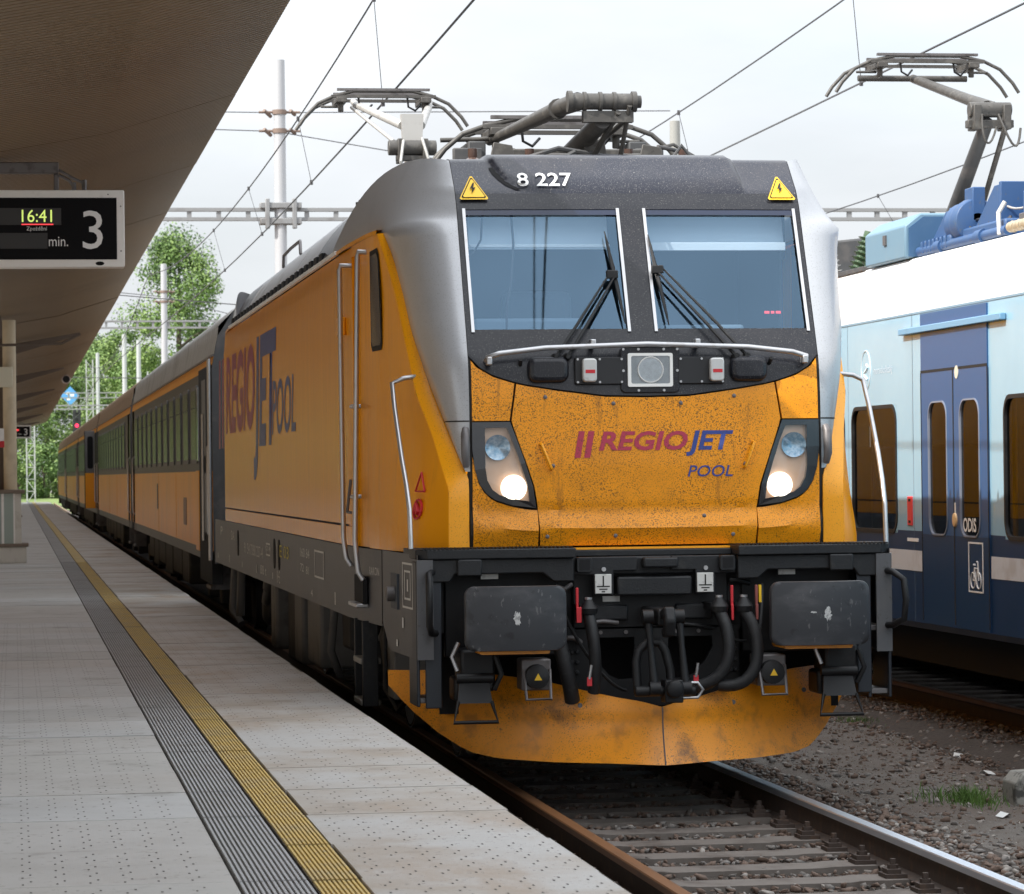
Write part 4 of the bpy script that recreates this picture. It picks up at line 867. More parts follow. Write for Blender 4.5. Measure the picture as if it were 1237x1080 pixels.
# ---- deck ledge and buffer beam
for s in (-1, 1):
    pk = [(s*.475, .37), (s*1.33, .40), (s*1.395, .46), (s*1.400, 1.0), (s*1.30, 1.0), (s*1.22, .70), (s*.475, .66)]
    dk = O('front_deck', MB().prism(pk, 2, 1.372, 1.428), deck_black, LOCO, bev=.006)
    tt = MB(); x = .49
    while x < 1.36: tt.box(min(s*x, s*(x+.012)), max(s*x, s*(x+.012)), .372+.02, .63, 1.427, 1.436); x += .024
    O('deck_grip', tt, deck_black, dk)
    O('deck_bracket', MB().prism([(s*.48, 1.372), (s*1.36, 1.372), (s*1.36, 1.24), (s*1.20, 1.24), (s*1.17, 1.285), (s*.66, 1.285), (s*.60, 1.235), (s*.48, 1.235)], 1, .42, .47), deck_black, LOCO, bev=.008)
    O('deck_lug', MB().box(min(s*.86, s*1.0), max(s*.86, s*1.0), .385, .43, 1.265, 1.375) if False else MB().box(min(s*1.02, s*1.16), max(s*1.02, s*1.16), .385, .425, 1.275, 1.37), deck_black, LOCO, bev=.008)
    # buffer
    plate = []
    for j in range(9):
        z = lerp(.866, 1.222, j/8); row = []
        for i in range(15):
            x = lerp(-.285, .285, i/14); row.append((s*.877+x, .045*(x/.285)**2+.012*((z-1.045)/.18)**2, z))
        plate.append(row)
    bf = O('buffer', MB().lathe([(.155, .66), (.155, .40), (.125, .38), (.125, .10), (.15, .07)], (s*.877, 0, 1.045), 'y', 26), black, LOCO, smooth=40)
    oc_ = rrect(-.288, .288, .862, 1.226, .055, 6); oc = []
    for k in range(len(oc_)):
        a, b = oc_[k], oc_[(k+1) % len(oc_)]; n_ = max(1, int(math.hypot(b[0]-a[0], b[1]-a[1])/.04)); oc += [(lerp(a[0], b[0], j/n_), lerp(a[1], b[1], j/n_)) for j in range(n_)]
    hd_ = MB(); n = len(oc)
    fy = lambda x, z: .040*(x/.285)**2+.010*((z-1.045)/.18)**2
    rings = [[(s*.877+x*k, fy(x*k, 1.045+(z-1.045)*k)+(.006 if k == 1 else 0), 1.045+(z-1.045)*k) for x, z in oc] for k in (1, .985, .92, .82, .7, .58, .46, .34, .22, .1, .01)]
    rings = [[(p[0], p[1]+.045, p[2]) for p in rings[0]]]+rings
    hd_.grid([r_+[r_[0]] for r_ in rings]); hd_.add(rings[0], [tuple(range(n))])
    O('buffer_plate', hd_, buffer_m, bf, smooth=50)
    for (wx, wz, wr, wh, sd) in (((.0, 1.045, .022, .048, 1),) if s < 0 else ((.03, 1.035, .024, .034, 2), (.035, 1.065, .014, .022, 3), (-.05, 1.052, .020, .006, 4))):
        qq = random.Random(sd); O('worn_spot', MB().add([(s*.877+wx+wr*math.cos(t)*qq.uniform(.6, 1.15), -.0028+fy(wx, wz)*.6, wz+wh*math.sin(t)*qq.uniform(.6, 1.15)) for t in np.linspace(0, 6.0, 22)], [tuple(range(22))]), grease, bf)
    O('buffer_base', MB().box(s*.877-.33, s*.877+.33, .64, .70, .80, 1.30), black, LOCO, bev=.01)
    O('buffer_chock', MB().prism(rrect(s*.877-.20, s*.877+.20, .84, .88, .012, 2), 1, .10, .42), yel_plow, LOCO)
    # corner step post with shunter's grab handle
    xa = s*1.325
    ps = MB()
    ps.box(min(s*1.375, s*1.395), max(s*1.375, s*1.395), .44, .80, .53, 1.36); ps.box(min(s*1.255, s*1.275), max(s*1.255, s*1.275), .44, .80, .53, 1.36) if s > 0 else ps.box(-1.275, -1.255, .44, .60, .53, 1.36)
    ps.box(min(s*1.19, s*1.275), max(s*1.19, s*1.275), .435, .455, .56, 1.36) if s > 0 else ps.box(-1.345, -1.25, .435, .455, .52, 1.36)
    sp = O('step_post', ps, mat('post_blue_black', (.016, .020, .027), .45), LOCO, bev=.006)
    for z in (.55, .92): O('step_tread', MB().box(min(s*1.275, s*1.375), max(s*1.275, s*1.375), .46, .78, z, z+.03), steel_dk, sp, bev=.004)
    hx = s*1.36
    O('shunter_handle', MB().tube([(hx, .44, 1.27), (hx+s*.02, .34, 1.265), (hx+s*.075, .30, 1.22), (hx+s*.085, .29, 1.10), (hx+s*.075, .30, .99), (hx+s*.02, .34, .955), (hx, .44, .95)] if s > 0 else
      [(-1.30, .43, 1.30), (-1.33, .35, 1.29), (-1.335, .31, 1.24), (-1.335, .30, 1.12), (-1.335, .31, 1.0), (-1.32, .35, .955), (-1.285, .43, .95)], .020, 10), black, LOCO, smooth=60)
    # heavy sockets and swing brackets under the buffers
    xb = s*1.06
    bb = MB().box(xb-.10, xb+.10, .30, .58, .62, .86).box(xb-.13, xb+.05, .36, .60, .56, .70); O('jumper_box', bb, black, LOCO, bev=.02)
    q0 = xb-.03
    fl = MB().add([(q0-.085, .27, .68), (q0+.085, .27, .68), (q0+.10, .22, .56), (q0-.10, .22, .56), (q0-.085, .29, .68), (q0+.085, .29, .68), (q0+.10, .24, .56), (q0-.10, .24, .56)], [(0, 1, 2, 3), (4, 7, 6, 5), (0, 4, 5, 1), (2, 6, 7, 3), (0, 3, 7, 4), (1, 5, 6, 2)])
    fb = O('flap_bracket', fl, black, LOCO)
    O('bracket_loop', MB().tube([(q0-.095, .23, .57), (q0-.125, .19, .455), (q0+.125, .19, .455), (q0+.095, .23, .57)], .012, 8), black, fb, smooth=40)
    O('jumper_fitting', MB().tube([(q0-.10, .27, .70), (q0+.11, .27, .70)], .028, 10).tube([(q0+.13, .3, .82), (q0+.16, .28, .72), (q0+.12, .30, .63)], .016, 8), black, LOCO, smooth=40)
    O('chain_link', MB().tube([(xb-s*.02-.13, .32, .90), (xb-.15, .31, .82), (xb-.12, .30, .74)], .012, 6), steel, LOCO, smooth=40)
    c2 = -.725 if s < 0 else .645
    mb = MB().box(c2-.085, c2+.085, .30, .50, .62, .80); sb = O('socket_housing', mb, steel_dk, LOCO, bev=.01)
    O('socket_lid', MB().lathe([(.072, 0), (.068, -.045), (.03, -.06), (0, -.062)], (c2, .30, .70), 'y', 18), rubber, sb, smooth=50)
    O('lid_symbol', MB().add([(c2-.022, .236, .682), (c2+.022, .236, .682), (c2, .236, .722)], [(0, 1, 2)]), warn_y, sb)
    O('lid_loop', MB().tube([(c2-.075, .29, .74), (c2-.07, .22, .575), (c2+.07, .22, .575), (c2+.075, .29, .74)], .010, 8), steel_dk, sb, smooth=40)
    # earthing plates
    c3 = s*.30-.005
    ep = O('earth_plate', MB().box(c3-.048, c3+.048, .455, .47, 1.16, 1.272), white_dirty, LOCO, bev=.003)
    O('earth_symbol', MB().box(c3-.004, c3+.004, .4535, .4548, 1.205, 1.262).box(c3-.038, c3+.038, .4535, .4548, 1.198, 1.205).box(c3-.024, c3+.024, .4535, .4548, 1.182, 1.189).box(c3-.01, c3+.01, .4535, .4548, 1.168, 1.175), seam, ep)
    c4 = s*.90-.06 if s < 0 else .79
    O('rating_plate', MB().box(c4-.05, c4+.05, .505, .515, 1.253, 1.288), white_dirty, LOCO)
    O('beam_bracket', MB().prism([(s*.10, 1.372), (s*.48, 1.372), (s*.48, 1.268), (s*.36, 1.268), (s*.36, 1.15), (s*.24, 1.15), (s*.24, 1.29), (s*.10, 1.29)], 1, .472, .51), deck_black, LOCO, bev=.006)
    O('square_tube', MB().prism(rrect(s*.42-.045, s*.42+.045, 1.285, 1.372, .012, 2), 1, .41, .49), deck_black, LOCO, bev=.004)
    O('tube_hole', MB().box(s*.42-.03, s*.42+.03, .407, .411, 1.30, 1.36), void, LOCO)
    bb = MB()
    for bx in (s*.30-.1, s*.30+.1): bb.lathe([(.013, 0), (.013, -.012)], (bx+s*.10, .42 if False else .47, 1.30), 'y', 10)
    O('beam_bolts', bb, steel, LOCO)
    # slots beside the hook
    O('beam_block', MB().box(min(s*.14, s*.36), max(s*.14, s*.36), .56, .64, 1.00, 1.09), deck_black, LOCO, bev=.012)
# beam plate
O('buffer_beam', MB().box(-1.24, 1.24, .66, .72, .93, 1.372).box(-.46, .46, .60, .66, .94, 1.372), black, LOCO, bev=.01)
O('beam_shelf', MB().box(-.22, .22, .47, .60, 1.145, 1.255).box(-.25, .25, .52, .60, 1.265, 1.372), deck_black, LOCO, bev=.012)
O('front_lip', MB().box(-.475, .475, .60, .66, 1.412, 1.424), yel_bevel, LOCO)
O('front_sill', MB().box(-.475, .475, .56, .66, 1.372, 1.410), deck_black, LOCO, bev=.006)
O('centre_block', MB().box(-.07, .135, .44, .52, 1.305, 1.365), deck_black, LOCO, bev=.012)
O('rating_plate', MB().box(-.285, -.185, .592, .599, 1.108, 1.140), white_dirty, LOCO)
# lower centre plate with the scooped openings either side of the coupling
lp = MB()
hole = [(.10, .90), (.36, .90), (.365, .84), (.32, .76), (.25, .68), (.19, .655), (.10, .66)]
for s in (-1, 1):
    for pg in ([(s*.52, .96), (s*.10, .96), (s*.10, .90), (s*.36, .90)], [(s*.52, .96), (s*.36, .90), (s*.365, .84), (s*.32, .76), (s*.52, .60)], [(s*.52, .60), (s*.32, .76), (s*.25, .68), (s*.19, .655), (s*.22, .52)], [(s*.19, .655), (s*.10, .66), (s*.10, .52), (s*.22, .52)]):
        lp.prism(pg, 1, .60, .63)
lp.box(-.10, .10, .60, .63, .50, .96)
O('coupling_plate', lp, black, LOCO)
O('back_plate', MB().box(-1.2, 1.2, .95, .98, .45, .95), void, LOCO)
# coupling hook and screw coupling
cp = O('coupling_hook', MB().box(-.055, .03, .12, .62, .98, 1.08).prism([(.10, 1.08), (-.02, 1.10), (-.06, 1.02), (-.03, .93), (.06, .92), (.08, .97), (.02, .99), (.02, 1.03), (.10, 1.02)], 0, -.045, .02), black, LOCO, bev=.015)
for x in (-.115, .065):
    O('coupling_link', MB().tube([(x+.012, .16, 1.03), (x+.02, .13, .88), (x+.035, .10, .64)], [.026, .018, .026], 10).lathe([(.042, -.03), (.042, .03)], (x+.008, .15, 1.035), 'x', 16).lathe([(.042, -.03), (.042, .03)], (x+.035, .10, .63), 'x', 16), black, cp, smooth=50)
O('coupling_bow', MB().tube([(-.165, .16, .60), (-.17, .18, .78), (-.155, .19, .84), (-.10, .20, .885), (-.03, .20, .885), (.0, .19, .84), (.025, .18, .74), (.03, .16, .62)], .026, 10), black, cp, smooth=60)
O('coupling_screw', MB().tube([(-.19, .12, .615), (.16, .12, .615)], .032, 10).box(-.03, .075, .04, .18, .55, .68).lathe([(.05, 0), (.05, -.05), (.03, -.06)], (.022, .05, .63), 'y', 18), black, cp, bev=.008)
O('coupling_handle', MB().tube([(.08, .10, .66), (.17, .10, .66), (.20, .10, .62), (.17, .10, .575), (.08, .10, .575)], .009, 8), steel, cp, smooth=60)
# brake hoses with cocks
def hose(pts, r): return O('brake_hose', MB().tube([bez(pts, t) for t in np.linspace(0, 1, 18)], r, 10), rubber, LOCO, smooth=60)
for x in (-.41, .355, .50):
    ck = O('hose_cock', MB().lathe([(.05, 0), (.055, .03), (.035, .06), (.02, .085)], (x, .36, 1.05), 'z', 14).box(x-.05, x+.05, .36, .60, 1.06, 1.10), black, LOCO, smooth=40)
    O('cock_cap', MB().lathe([(.022, 0), (.022, .012)], (x, .36, 1.132), 'z', 12), steel, ck)
    O('cock_handle', MB().box(x+(-.075 if x < 0 else .065), x+(-.060 if x < 0 else .080), .34, .36, 1.08, 1.20).box(x+(-.075 if x < 0 else .065), x+(-.045 if x < 0 else .080), .33, .35, 1.00, 1.09), red if x < .45 else mat('worn_red', (.25, .07, .06), .6), ck, bev=.003)
hose([(-.41, .36, 1.05), (-.40, .30, .95), (-.37, .28, .80), (-.385, .36, .60)], .036)
hose([(.355, .36, 1.05), (.40, .28, .95), (.46, .26, .66), (.20, .34, .62)], .037)
hose([(.50, .36, 1.05), (.60, .28, .92), (.60, .24, .58), (.34, .32, .63)], .037)
hose([(-.60, .40, 1.0), (-.58, .34, .85), (-.53, .34, .70), (-.50, .42, .55)], .045)
for x in (-.42, .20): O('hose_tag', MB().box(x-.014, x+.014, .29, .30, .64, .69), red, LOCO); O('hose_clip', MB().tube([(x, .295, .68), (x+.012, .29, .76)], .009, 8), steel, LOCO, smooth=50)
O('cock_handle', MB().box(.586, .600, .34, .36, 1.10, 1.20), warn_y, LOCO)

# small fittings on the beam: pipes, clamps and bolts
qf = random.Random(21)
for k, (x0, x1, z) in enumerate(((-.56, -.47, 1.20), (.47, .58, 1.22), (-.38, -.20, .985), (.16, .36, .975), (-.50, -.42, .90), (.46, .56, .88))):
    O('beam_pipe', MB().tube([(x0, .58, z), (lerp(x0, x1, .5), .55, z+qf.uniform(-.02, .02)), (x1, .58, z+qf.uniform(-.03, .03))], qf.uniform(.010, .018), 8), black if k % 2 else steel_dk, LOCO, smooth=60)
for x in (-.50, -.47, -.44, .44, .47, .50):
    for z in (.70, .76, .82): O('beam_bolt', MB().lathe([(.014, 0), (.014, -.012), (.008, -.018)], (x, .60, z), 'y', 8), deck_black, LOCO, smooth=40)
for x, z in ((-.30, .93), (.28, .93), (-.15, .93), (.14, .93)): O('beam_bolt', MB().lathe([(.012, 0), (.012, -.01)], (x, .60, z), 'y', 8), steel_dk, LOCO)
O('control_cable', MB().tube([bez([(-.58, .5, 1.2), (-.52, .38, .9), (-.30, .36, .62), (-.18, .45, .60)], t) for t in np.linspace(0, 1, 14)], .010, 6), rubber, LOCO, smooth=60)
O('control_cable', MB().tube([bez([(.64, .5, 1.2), (.60, .36, .95), (.58, .34, .75), (.52, .5, .62)], t) for t in np.linspace(0, 1, 14)], .012, 6), rubber, LOCO, smooth=60)

# ---- snow plough: two curved wings meeting at a ridge
def plough_half(s):
    rows = []
    tops = ([0, .12, .24, .40, .62, .88, 1.12, 1.30], [.512, .545, .565, .60, .655, .690, .700, .690])
    bots = ([0, .3, .6, .85, .98, 1.10, 1.22, 1.30], [.185, .195, .195, .205, .235, .33, .47, .60])
    for t in np.linspace(0, 1, 15):
        row = []
        for u in np.linspace(0, 1, 28):
            x = 1.30*u*(1+(.12*u*u if s < 0 else 0)); ux = 1.30*u; zt, zb = I_(ux, *tops), I_(ux, *bots); z = lerp(zb, zt, t)
            yb = .30+.80*(x/1.30)**1.5+(.12*u**3 if s < 0 else 0)
            h = (z-.2)/.5
            yo = -.15*max(0, .45-h)**1.4*1.8-.02*math.sin(h*3)+.06*max(0, h-.6)
            row.append((s*x, yb+yo, z))
        rows.append(row)
    return rows
for s in (-1, 1):
    p_ = O('snow_plough', thick(plough_half(s), MB(), .012), yel_plow, LOCO, smooth=50)
    if s < 0:
        O('plough_ridge', MB().grid([[(-.004, r_[0][1]-.003, r_[0][2]), (.0, r_[0][1]-.006, r_[0][2]), (.004, r_[0][1]-.003, r_[0][2])] for r_ in plough_half(1)]), steel_dk, p_)
    bb = MB()
    for x in (.45, .95): bb.lathe([(.014, 0), (.014, -.008)], (s*x, .30+.80*(x/1.3)**1.45-.02, .52 if x < .8 else .56), 'y', 10)
    O('plough_bolts', bb, steel_dk, p_)
    O('plough_stay', MB().tube([(s*.55, .62, .5), (s*.6, 1.5, .75)], .04, 8), under, LOCO)

# ================================================================== PANTOGRAPHS
def pan_head(par, c, half, m, horn=.28, dz=.0, drop=.30, n=2):
    """collector head: two contact strips with drooping horns, cross pieces"""
    for k in (0, 1):
        y = c[1]+(-.19 if k == 0 else .19)
        pts = [(c[0]-half, y, c[2]-drop), (c[0]-half+.06, y, c[2]-drop*.72), (c[0]-half+.18, y, c[2]-drop*.34), (c[0]-half+.34, y, c[2]-.035), (c[0]-half*.35, y, c[2]+.01), (c[0]+half*.35, y, c[2]+.01), (c[0]+half-.34, y, c[2]-.035), (c[0]+half-.18, y, c[2]-drop*.34), (c[0]+half-.06, y, c[2]-drop*.72), (c[0]+half, y, c[2]-drop)]
        O('collector_bow', MB().tube(pts, .017, 8), m, par, smooth=60)
        O('contact_strip', MB().box(c[0]-half*.55, c[0]+half*.55, y-.02, y+.02, c[2]+.012, c[2]+.035), steel_dk, par)
        O('strip_carrier', MB().box(c[0]-half*.62, c[0]+half*.62, y-.025, y+.025, c[2]-.055, c[2]-.028), m, par)
    mb = MB()
    for x in (-half*.5, half*.5):
        mb.box(c[0]+x-.05, c[0]+x+.05, c[1]-.24, c[1]+.24, c[2]-.10, c[2]-.05); mb.tube([(c[0]+x, c[1]-.12, c[2]-.05), (c[0]+x, c[1]-.12, c[2]-.18)], .028, 8)
        mb.tube([(c[0]+x*1.0, c[1], c[2]-.12), (c[0]+x*1.45, c[1], c[2]-.12)], .014, 6)
    O('head_suspension', mb, m, par, bev=.006)
    for x in (-half*.3, half*.28):
        O('shunt_cable', MB().tube([(c[0]+x, c[1]-.19, c[2]-.03), (c[0]+x+.01, c[1]-.2, c[2]-.14), (c[0]+x+.08, c[1]-.16, c[2]-.17), (c[0]+x+.14, c[1]-.1, c[2]-.11)], .010, 6), rubber, par, smooth=60)
def pan_base(par, c, insm):
    b = MB().box(c[0]-.55, c[0]+.55, c[1]-.06, c[1]+.06, c[2]-.04, c[2]+.04).box(c[0]-.55, c[0]+.55, c[1]+.9, c[1]+1.02, c[2]-.04, c[2]+.04)
    for s in (-1, 1): b.box(c[0]+s*.45-.05, c[0]+s*.45+.05, c[1], c[1]+1.0, c[2]-.03, c[2]+.05)
    O('base_frame', b, pan_grey, par, bev=.01)
    for s in (-1, 1):
        for yy in (0, .95): O('insulator', MB().lathe(ins(None, .085, c[2]-.32, .27, 5), (c[0]+s*.5, c[1]+yy, 0), 'z', 14), insm, par, smooth=60)
# raised rear pantograph of the locomotive
pr = E('raised_pantograph'); pr.parent = LOCO
pan_base(pr, (0, 12.9, 3.90), ins_br)
kn = (-.03, 11.75, 4.84)
O('lower_arm', MB().tube([(0, 13.5, 3.98), kn], [.065, .05], 12), pan_light, pr, smooth=60)
O('coupling_rod', MB().tube([(.14, 13.1, 3.98), (.12, 11.7, 4.72)], .025, 8), pan_grey, pr, smooth=60)
O('knee_joint', MB().lathe([(.07, -.22), (.07, .22)], (kn[0], kn[1], kn[2]), 'x', 18).box(-.17, -.12, 11.67, 11.86, 4.70, 4.92).box(.06, .11, 11.67, 11.86, 4.70, 4.92).box(-.18, .12, 11.71, 11.79, 4.72, 4.77), pan_grey, pr, bev=.008)
O('upper_arm', MB().prism([(-.10, 4.86), (.07, 4.86), (.09, 5.16), (-.12, 5.16)], 1, 11.83, 11.93).tube([(-.10, 11.9, 5.06), (-.42, 12.9, 5.36), (-.44, 13.0, 5.40)], [.042, .035, .03], 10).tube([(.07, 11.9, 5.06), (.27, 12.9, 5.34), (.29, 13.0, 5.40)], [.042, .035, .03], 10), pan_light, pr, smooth=50)
O('guide_rod', MB().tube([(-.20, 11.75, 4.9), (-.46, 12.95, 5.34)], .018, 8), pan_light, pr, smooth=60)
O('shunt_cable', MB().tube([(-.12, 11.66, 4.9), (-.16, 11.55, 4.7), (-.1, 11.65, 4.45), (-.02, 11.75, 4.3)], .014, 6).tube([(.05, 11.66, 4.92), (.10, 11.55, 4.7), (.06, 11.65, 4.4)], .014, 6), pan_light, pr, smooth=60)
pan_head(pr, (-.17, 13.0, 5.47), .80, pan_grey, drop=.32)
# folded front pantograph
pf = E('folded_pantograph'); pf.parent = LOCO
pan_base(pf, (0, 3.0, 3.93), ins_br)
kn = (.02, 2.15, 4.19)
kj = MB().lathe([(.052, -.20), (.052, .21)], kn, 'x', 18)
for a, b, r_ in ((-.22, -.19, .068), (-.12, -.10, .062), (-.02, .0, .062), (.07, .09, .062), (.19, .22, .066), (.22, .25, .04)): kj.lathe([(r_, a), (r_, b)], kn, 'x', 16)
O('knee_joint', kj.box(-.10, .22, 2.13, 2.20, 4.06, 4.13), pan_grey, pf, smooth=40)
O('upper_arm', MB().tube([(-.13, 2.15, 4.19), (-.20, 2.35, 4.175), (-.43, 4.0, 4.125)], [.060, .055, .032], 14).tube([(-.43, 3.9, 4.13), (-.78, 3.9, 4.12)], .016, 8).lathe([(.066, 0), (.066, .04)], (-.215, 2.4, 4.172), 'y', 12), pan_grey, pf, smooth=50)
O('lower_arm', MB().tube([(.03, 2.18, 4.08), (-.03, 3.3, 3.92)], [.058, .075], 14).lathe([(.075, -.16), (.075, .16)], (-.03, 3.4, 3.92), 'x', 16), pan_grey, pf, smooth=50)
O('coupling_rod', MB().tube([(.20, 2.15, 4.10), (.06, 3.3, 3.93)], .020, 8).tube([(.12, 2.12, 4.12), (.02, 2.55, 3.86)], .018, 8).tube([(.19, 2.10, 4.16), (.17, 2.35, 3.85)], .016, 8), pan_grey, pf, smooth=50)
qr = random.Random(5)
for k in range(34):
    x = qr.uniform(-.75, .7); y = qr.uniform(2.5, 4.2); l_ = qr.uniform(.15, .5); z = qr.uniform(3.84, 3.98)
    O('roof_linkage', MB().tube([(x, y, z), (x+l_*.5, y+qr.uniform(-.1, .1), z+qr.uniform(-.04, .06)), (x+l_, y+qr.uniform(-.3, .3), z+qr.uniform(-.08, .04))], qr.uniform(.008, .016), 6), pan_grey if k % 3 else eq_dark, pf, smooth=60)
for x in (-.72, -.35, .3, .66): O('base_insulator', MB().lathe(ins(None, .05, 3.74, .16, 4)+[(.03, 3.90), (.03, 3.95)], (x, 2.75, 0), 'z', 14), ins_br, pf, smooth=60)
for x, zz in ((-.55, 3.96), (.05, 3.99), (.42, 3.95)): O('bracket_plate', MB().prism([(x-.09, 3.80), (x+.10, 3.80), (x+.07, zz), (x-.05, zz+.02)], 1, 2.62, 2.65), pan_grey, pf, bev=.004)
mbx = MB().box(-.30, .05, 2.8, 3.2, 3.80, 3.93).box(.24, .40, 2.7, 2.9, 3.80, 3.92).box(-.60, -.52, 2.7, 3.1, 3.78, 3.88); O('drive_unit', mbx, pan_grey, pf, bev=.02)
O('damper_links', MB().tube([(-.5, 2.5, 3.84), (-.2, 2.5, 3.93), (.1, 2.5, 3.88), (.5, 2.5, 3.86)], .016, 6).tube([(-.3, 2.45, 3.8), (-.1, 2.45, 3.90)], .02, 6).tube([(.5, 2.6, 3.8), (.62, 2.6, 3.96), (.75, 2.6, 3.8)], .014, 6), eq_dark, pf, smooth=60)
pan_head(pf, (.01, 4.0, 4.245), .83, pan_grey, drop=.27)
for s in (-1, 1): O('head_rest', MB().box(s*.55-.06, s*.55+.06, 3.75, 4.25, 3.78, 4.10).box(s*.62-.1, s*.62+.1, 3.7, 3.75, 3.86, 4.05), eq_dark, pf, bev=.01)
# roof equipment between them
for yy, x in ((6.2, -.4), (6.2, .4), (9.4, 0.), (10.6, .3)):
    O('roof_insulator', MB().lathe(ins(None, .09, 3.6, .32, 6), (x, yy, 0), 'z', 14), ins_br, LOCO, smooth=60)
O('roof_busbar', MB().tube([(-.4, 6.2, 3.94), (0, 9.4, 3.94), (.3, 10.6, 3.94), (0, 12.9, 3.92)], .022, 8), steel_dk, LOCO, smooth=60)
O('roof_cabinet', MB().box(-.7, .7, 6.8, 8.6, 3.6, 3.72).box(-.4, .5, 10.9, 12.0, 3.6, 3.75), eq_dark, LOCO, bev=.02)
O('radio_antenna', MB().lathe([(.075, 3.74), (.05, 3.76), (.04, 3.80), (0, 3.82)], (.55, 2.2, 0), 'z', 16), eq_dark, LOCO, smooth=50)

# ================================================================== COACHES
def make_coach(first):
    L2 = 13.05
    c = E('railway_coach', (0, 0, 0))
    X = 1.412
    prof = [(X, 1.0), (X, 1.92), (X-.002, 1.921), (X-.002, 3.10), (X-.005, 3.101), (X-.012, 3.17), (X-.025, 3.24)]
    side = MB()
    # side walls: orange below, dark band, orange cornice
    def strip(a, b, mi):
        for s in (-1, 1):
            side.use(mi); side.grid([[(s*a[0], y, a[1]) for y in (-L2+2.55, L2-1.3)], [(s*b[0], y, b[1]) for y in (-L2+2.55, L2-1.3)]])
            for y0, y1 in ((-L2, -L2+.30), (-L2+1.45, -L2+2.55), (L2-1.3, L2-1.25), (L2-.3, L2)) if mi != 2 else ((-L2, -L2+2.55), (L2-1.3, L2)):
                side.grid([[(s*a[0], y, a[1]) for y in (y0, y1)], [(s*b[0], y, b[1]) for y in (y0, y1)]])
    strip(prof[0], prof[1], 0); strip(prof[1], prof[3], 1); strip(prof[4], prof[5], 2); strip(prof[5], prof[6], 2)
    for s in (-1, 1):
        for z in (1.18,):
            pass
    O('coach_body', side, [coach_or, coach_dk, coach_or], c)
    # end walls
    pe = [(-X, 1.0), (-X, 3.1), (-X+.025, 3.24), (-X+.07, 3.46), (-1.15, 3.76), (-.7, 3.97), (0, 4.04), (.7, 3.97), (1.15, 3.76), (X-.07, 3.46), (X-.025, 3.24), (X, 3.1), (X, 1.0)]
    for y in (-L2, L2): O('end_wall', MB().prism(pe, 1, y-.02, y+.02), eq_dark, c)
    O('gangway', MB().box(-.55, .55, -L2-.42, -L2, 1.15, 3.35).box(-.55, .55, L2, L2+.42, 1.15, 3.35), rubber, c, bev=.05)
    # roof with ribs
    rp_ = [(-X+.025, 3.24), (-X+.045, 3.36), (-X+.07, 3.46), (-1.33, 3.58), (-1.15, 3.76), (-.95, 3.87), (-.7, 3.965), (-.35, 4.02), (0, 4.04), (.35, 4.02), (.7, 3.965), (.95, 3.87), (1.15, 3.76), (1.33, 3.58), (X-.07, 3.46), (X-.045, 3.36), (X-.025, 3.24)]
    rr_ = MB(); y = -L2; rows = []
    while y < L2:
        for d, h in ((0, .0), (.22, .0), (.25, .012), (.33, .012), (.36, 0)):
            rows.append([(x*(1+h*.6), min(y+d, L2), z+h) for x, z in rp_])
        y += .44
    O('coach_roof', rr_.grid(rows), coach_roof if first else coach_roof_b, c, smooth=40)
    # windows: each a pane in its frame
    wm = MB(); wm2 = MB()
    wf = mesh_of(MB().prism(rrect(-.63, .63, 2.02, 2.98, .06, 3), 0, -X-.018, -X+.01), 'window_frame', mat('coach_window_frame', (.13, .13, .135), .5, spec=.2))
    wg = mesh_of(MB().prism(rrect(-.57, .57, 2.07, 2.93, .04, 3), 0, -X-.022, -X-.005), 'window', coach_gl)
    wb = mesh_of(MB().box(-X-.0245, -X-.02, -.57, .57, 2.70, 2.715), 'vent_bar', coach_dk)
    nwin = 11
    for k in range(nwin):
        y = -L2+3.6+k*(2*L2-5.7)/(nwin-1)*.97
        w_ = link('window', wg, c, (0, y, 0)); link('window_frame', wf, w_); link('vent_bar', wb, w_)
        r_ = link('window', wg, c, (0, y, 0)); r_.scale = (-1, 1, 1)
    # doors at both ends
    for y0, y1 in ((-L2+.30, -L2+1.45), (L2-1.25, L2-.30)):
        for s in (-1, 1):
            d = MB().use(0).grid([[(s*(X-.03), y, z) for y in (y0, y1)] for z in (1.0, 1.92)]).use(1).grid([[(s*(X-.03), y, z) for y in (y0, y1)] for z in (1.92, 3.1)])
            dd = O('coach_door', d, [coach_or, coach_dk], c)
            O('door_window', MB().prism(rrect((y0+y1)/2-.28, (y0+y1)/2+.28, 2.05, 2.92, .06, 3), 0, s*(X-.04), s*(X-.018)), coach_gl, dd)
            O('entry_rail', MB().tube([(s*(X-.01), y0-.05, 1.15), (s*(X+.04), y0-.05, 1.2), (s*(X+.04), y0-.05, 2.2), (s*(X-.01), y0-.05, 2.25)], .017, 8), steel, c, smooth=60)
            O('entry_step', MB().box(min(s*1.2, s*1.42), max(s*1.2, s*1.42), y0+.1, y1-.1, .55, .59).box(min(s*1.2, s*1.4), max(s*1.2, s*1.4), y0+.06, y0+.1, .55, 1.0).box(min(s*1.2, s*1.4), max(s*1.2, s*1.4), y1-.1, y1-.06, .55, 1.0), steel_dk, c)
    for s in (-1, 1): O('rain_gutter', MB().box(min(s*(X-.03), s*(X-.005)), max(s*(X-.03), s*(X-.005)), -L2, L2, 3.232, 3.255), steel_dk, c)
    O('sole_bar', MB().box(-X+.02, X-.02, -L2, L2, .86, 1.0), grey_skirt, c)
    # skirt boxes and bogies
    for s in (-1, 1):
        for a, b, z in ((-6.6, -4.9, .42), (-4.7, -2.2, .48), (-1.9, .2, .40), (.4, 2.6, .5), (2.8, 4.4, .42), (4.6, 6.4, .5)):
            O('equipment_box', MB().box(min(s*.6, s*1.36), max(s*.6, s*1.36), a, b, z, .86), under if a % 2 else under_lt, c, bev=.03)
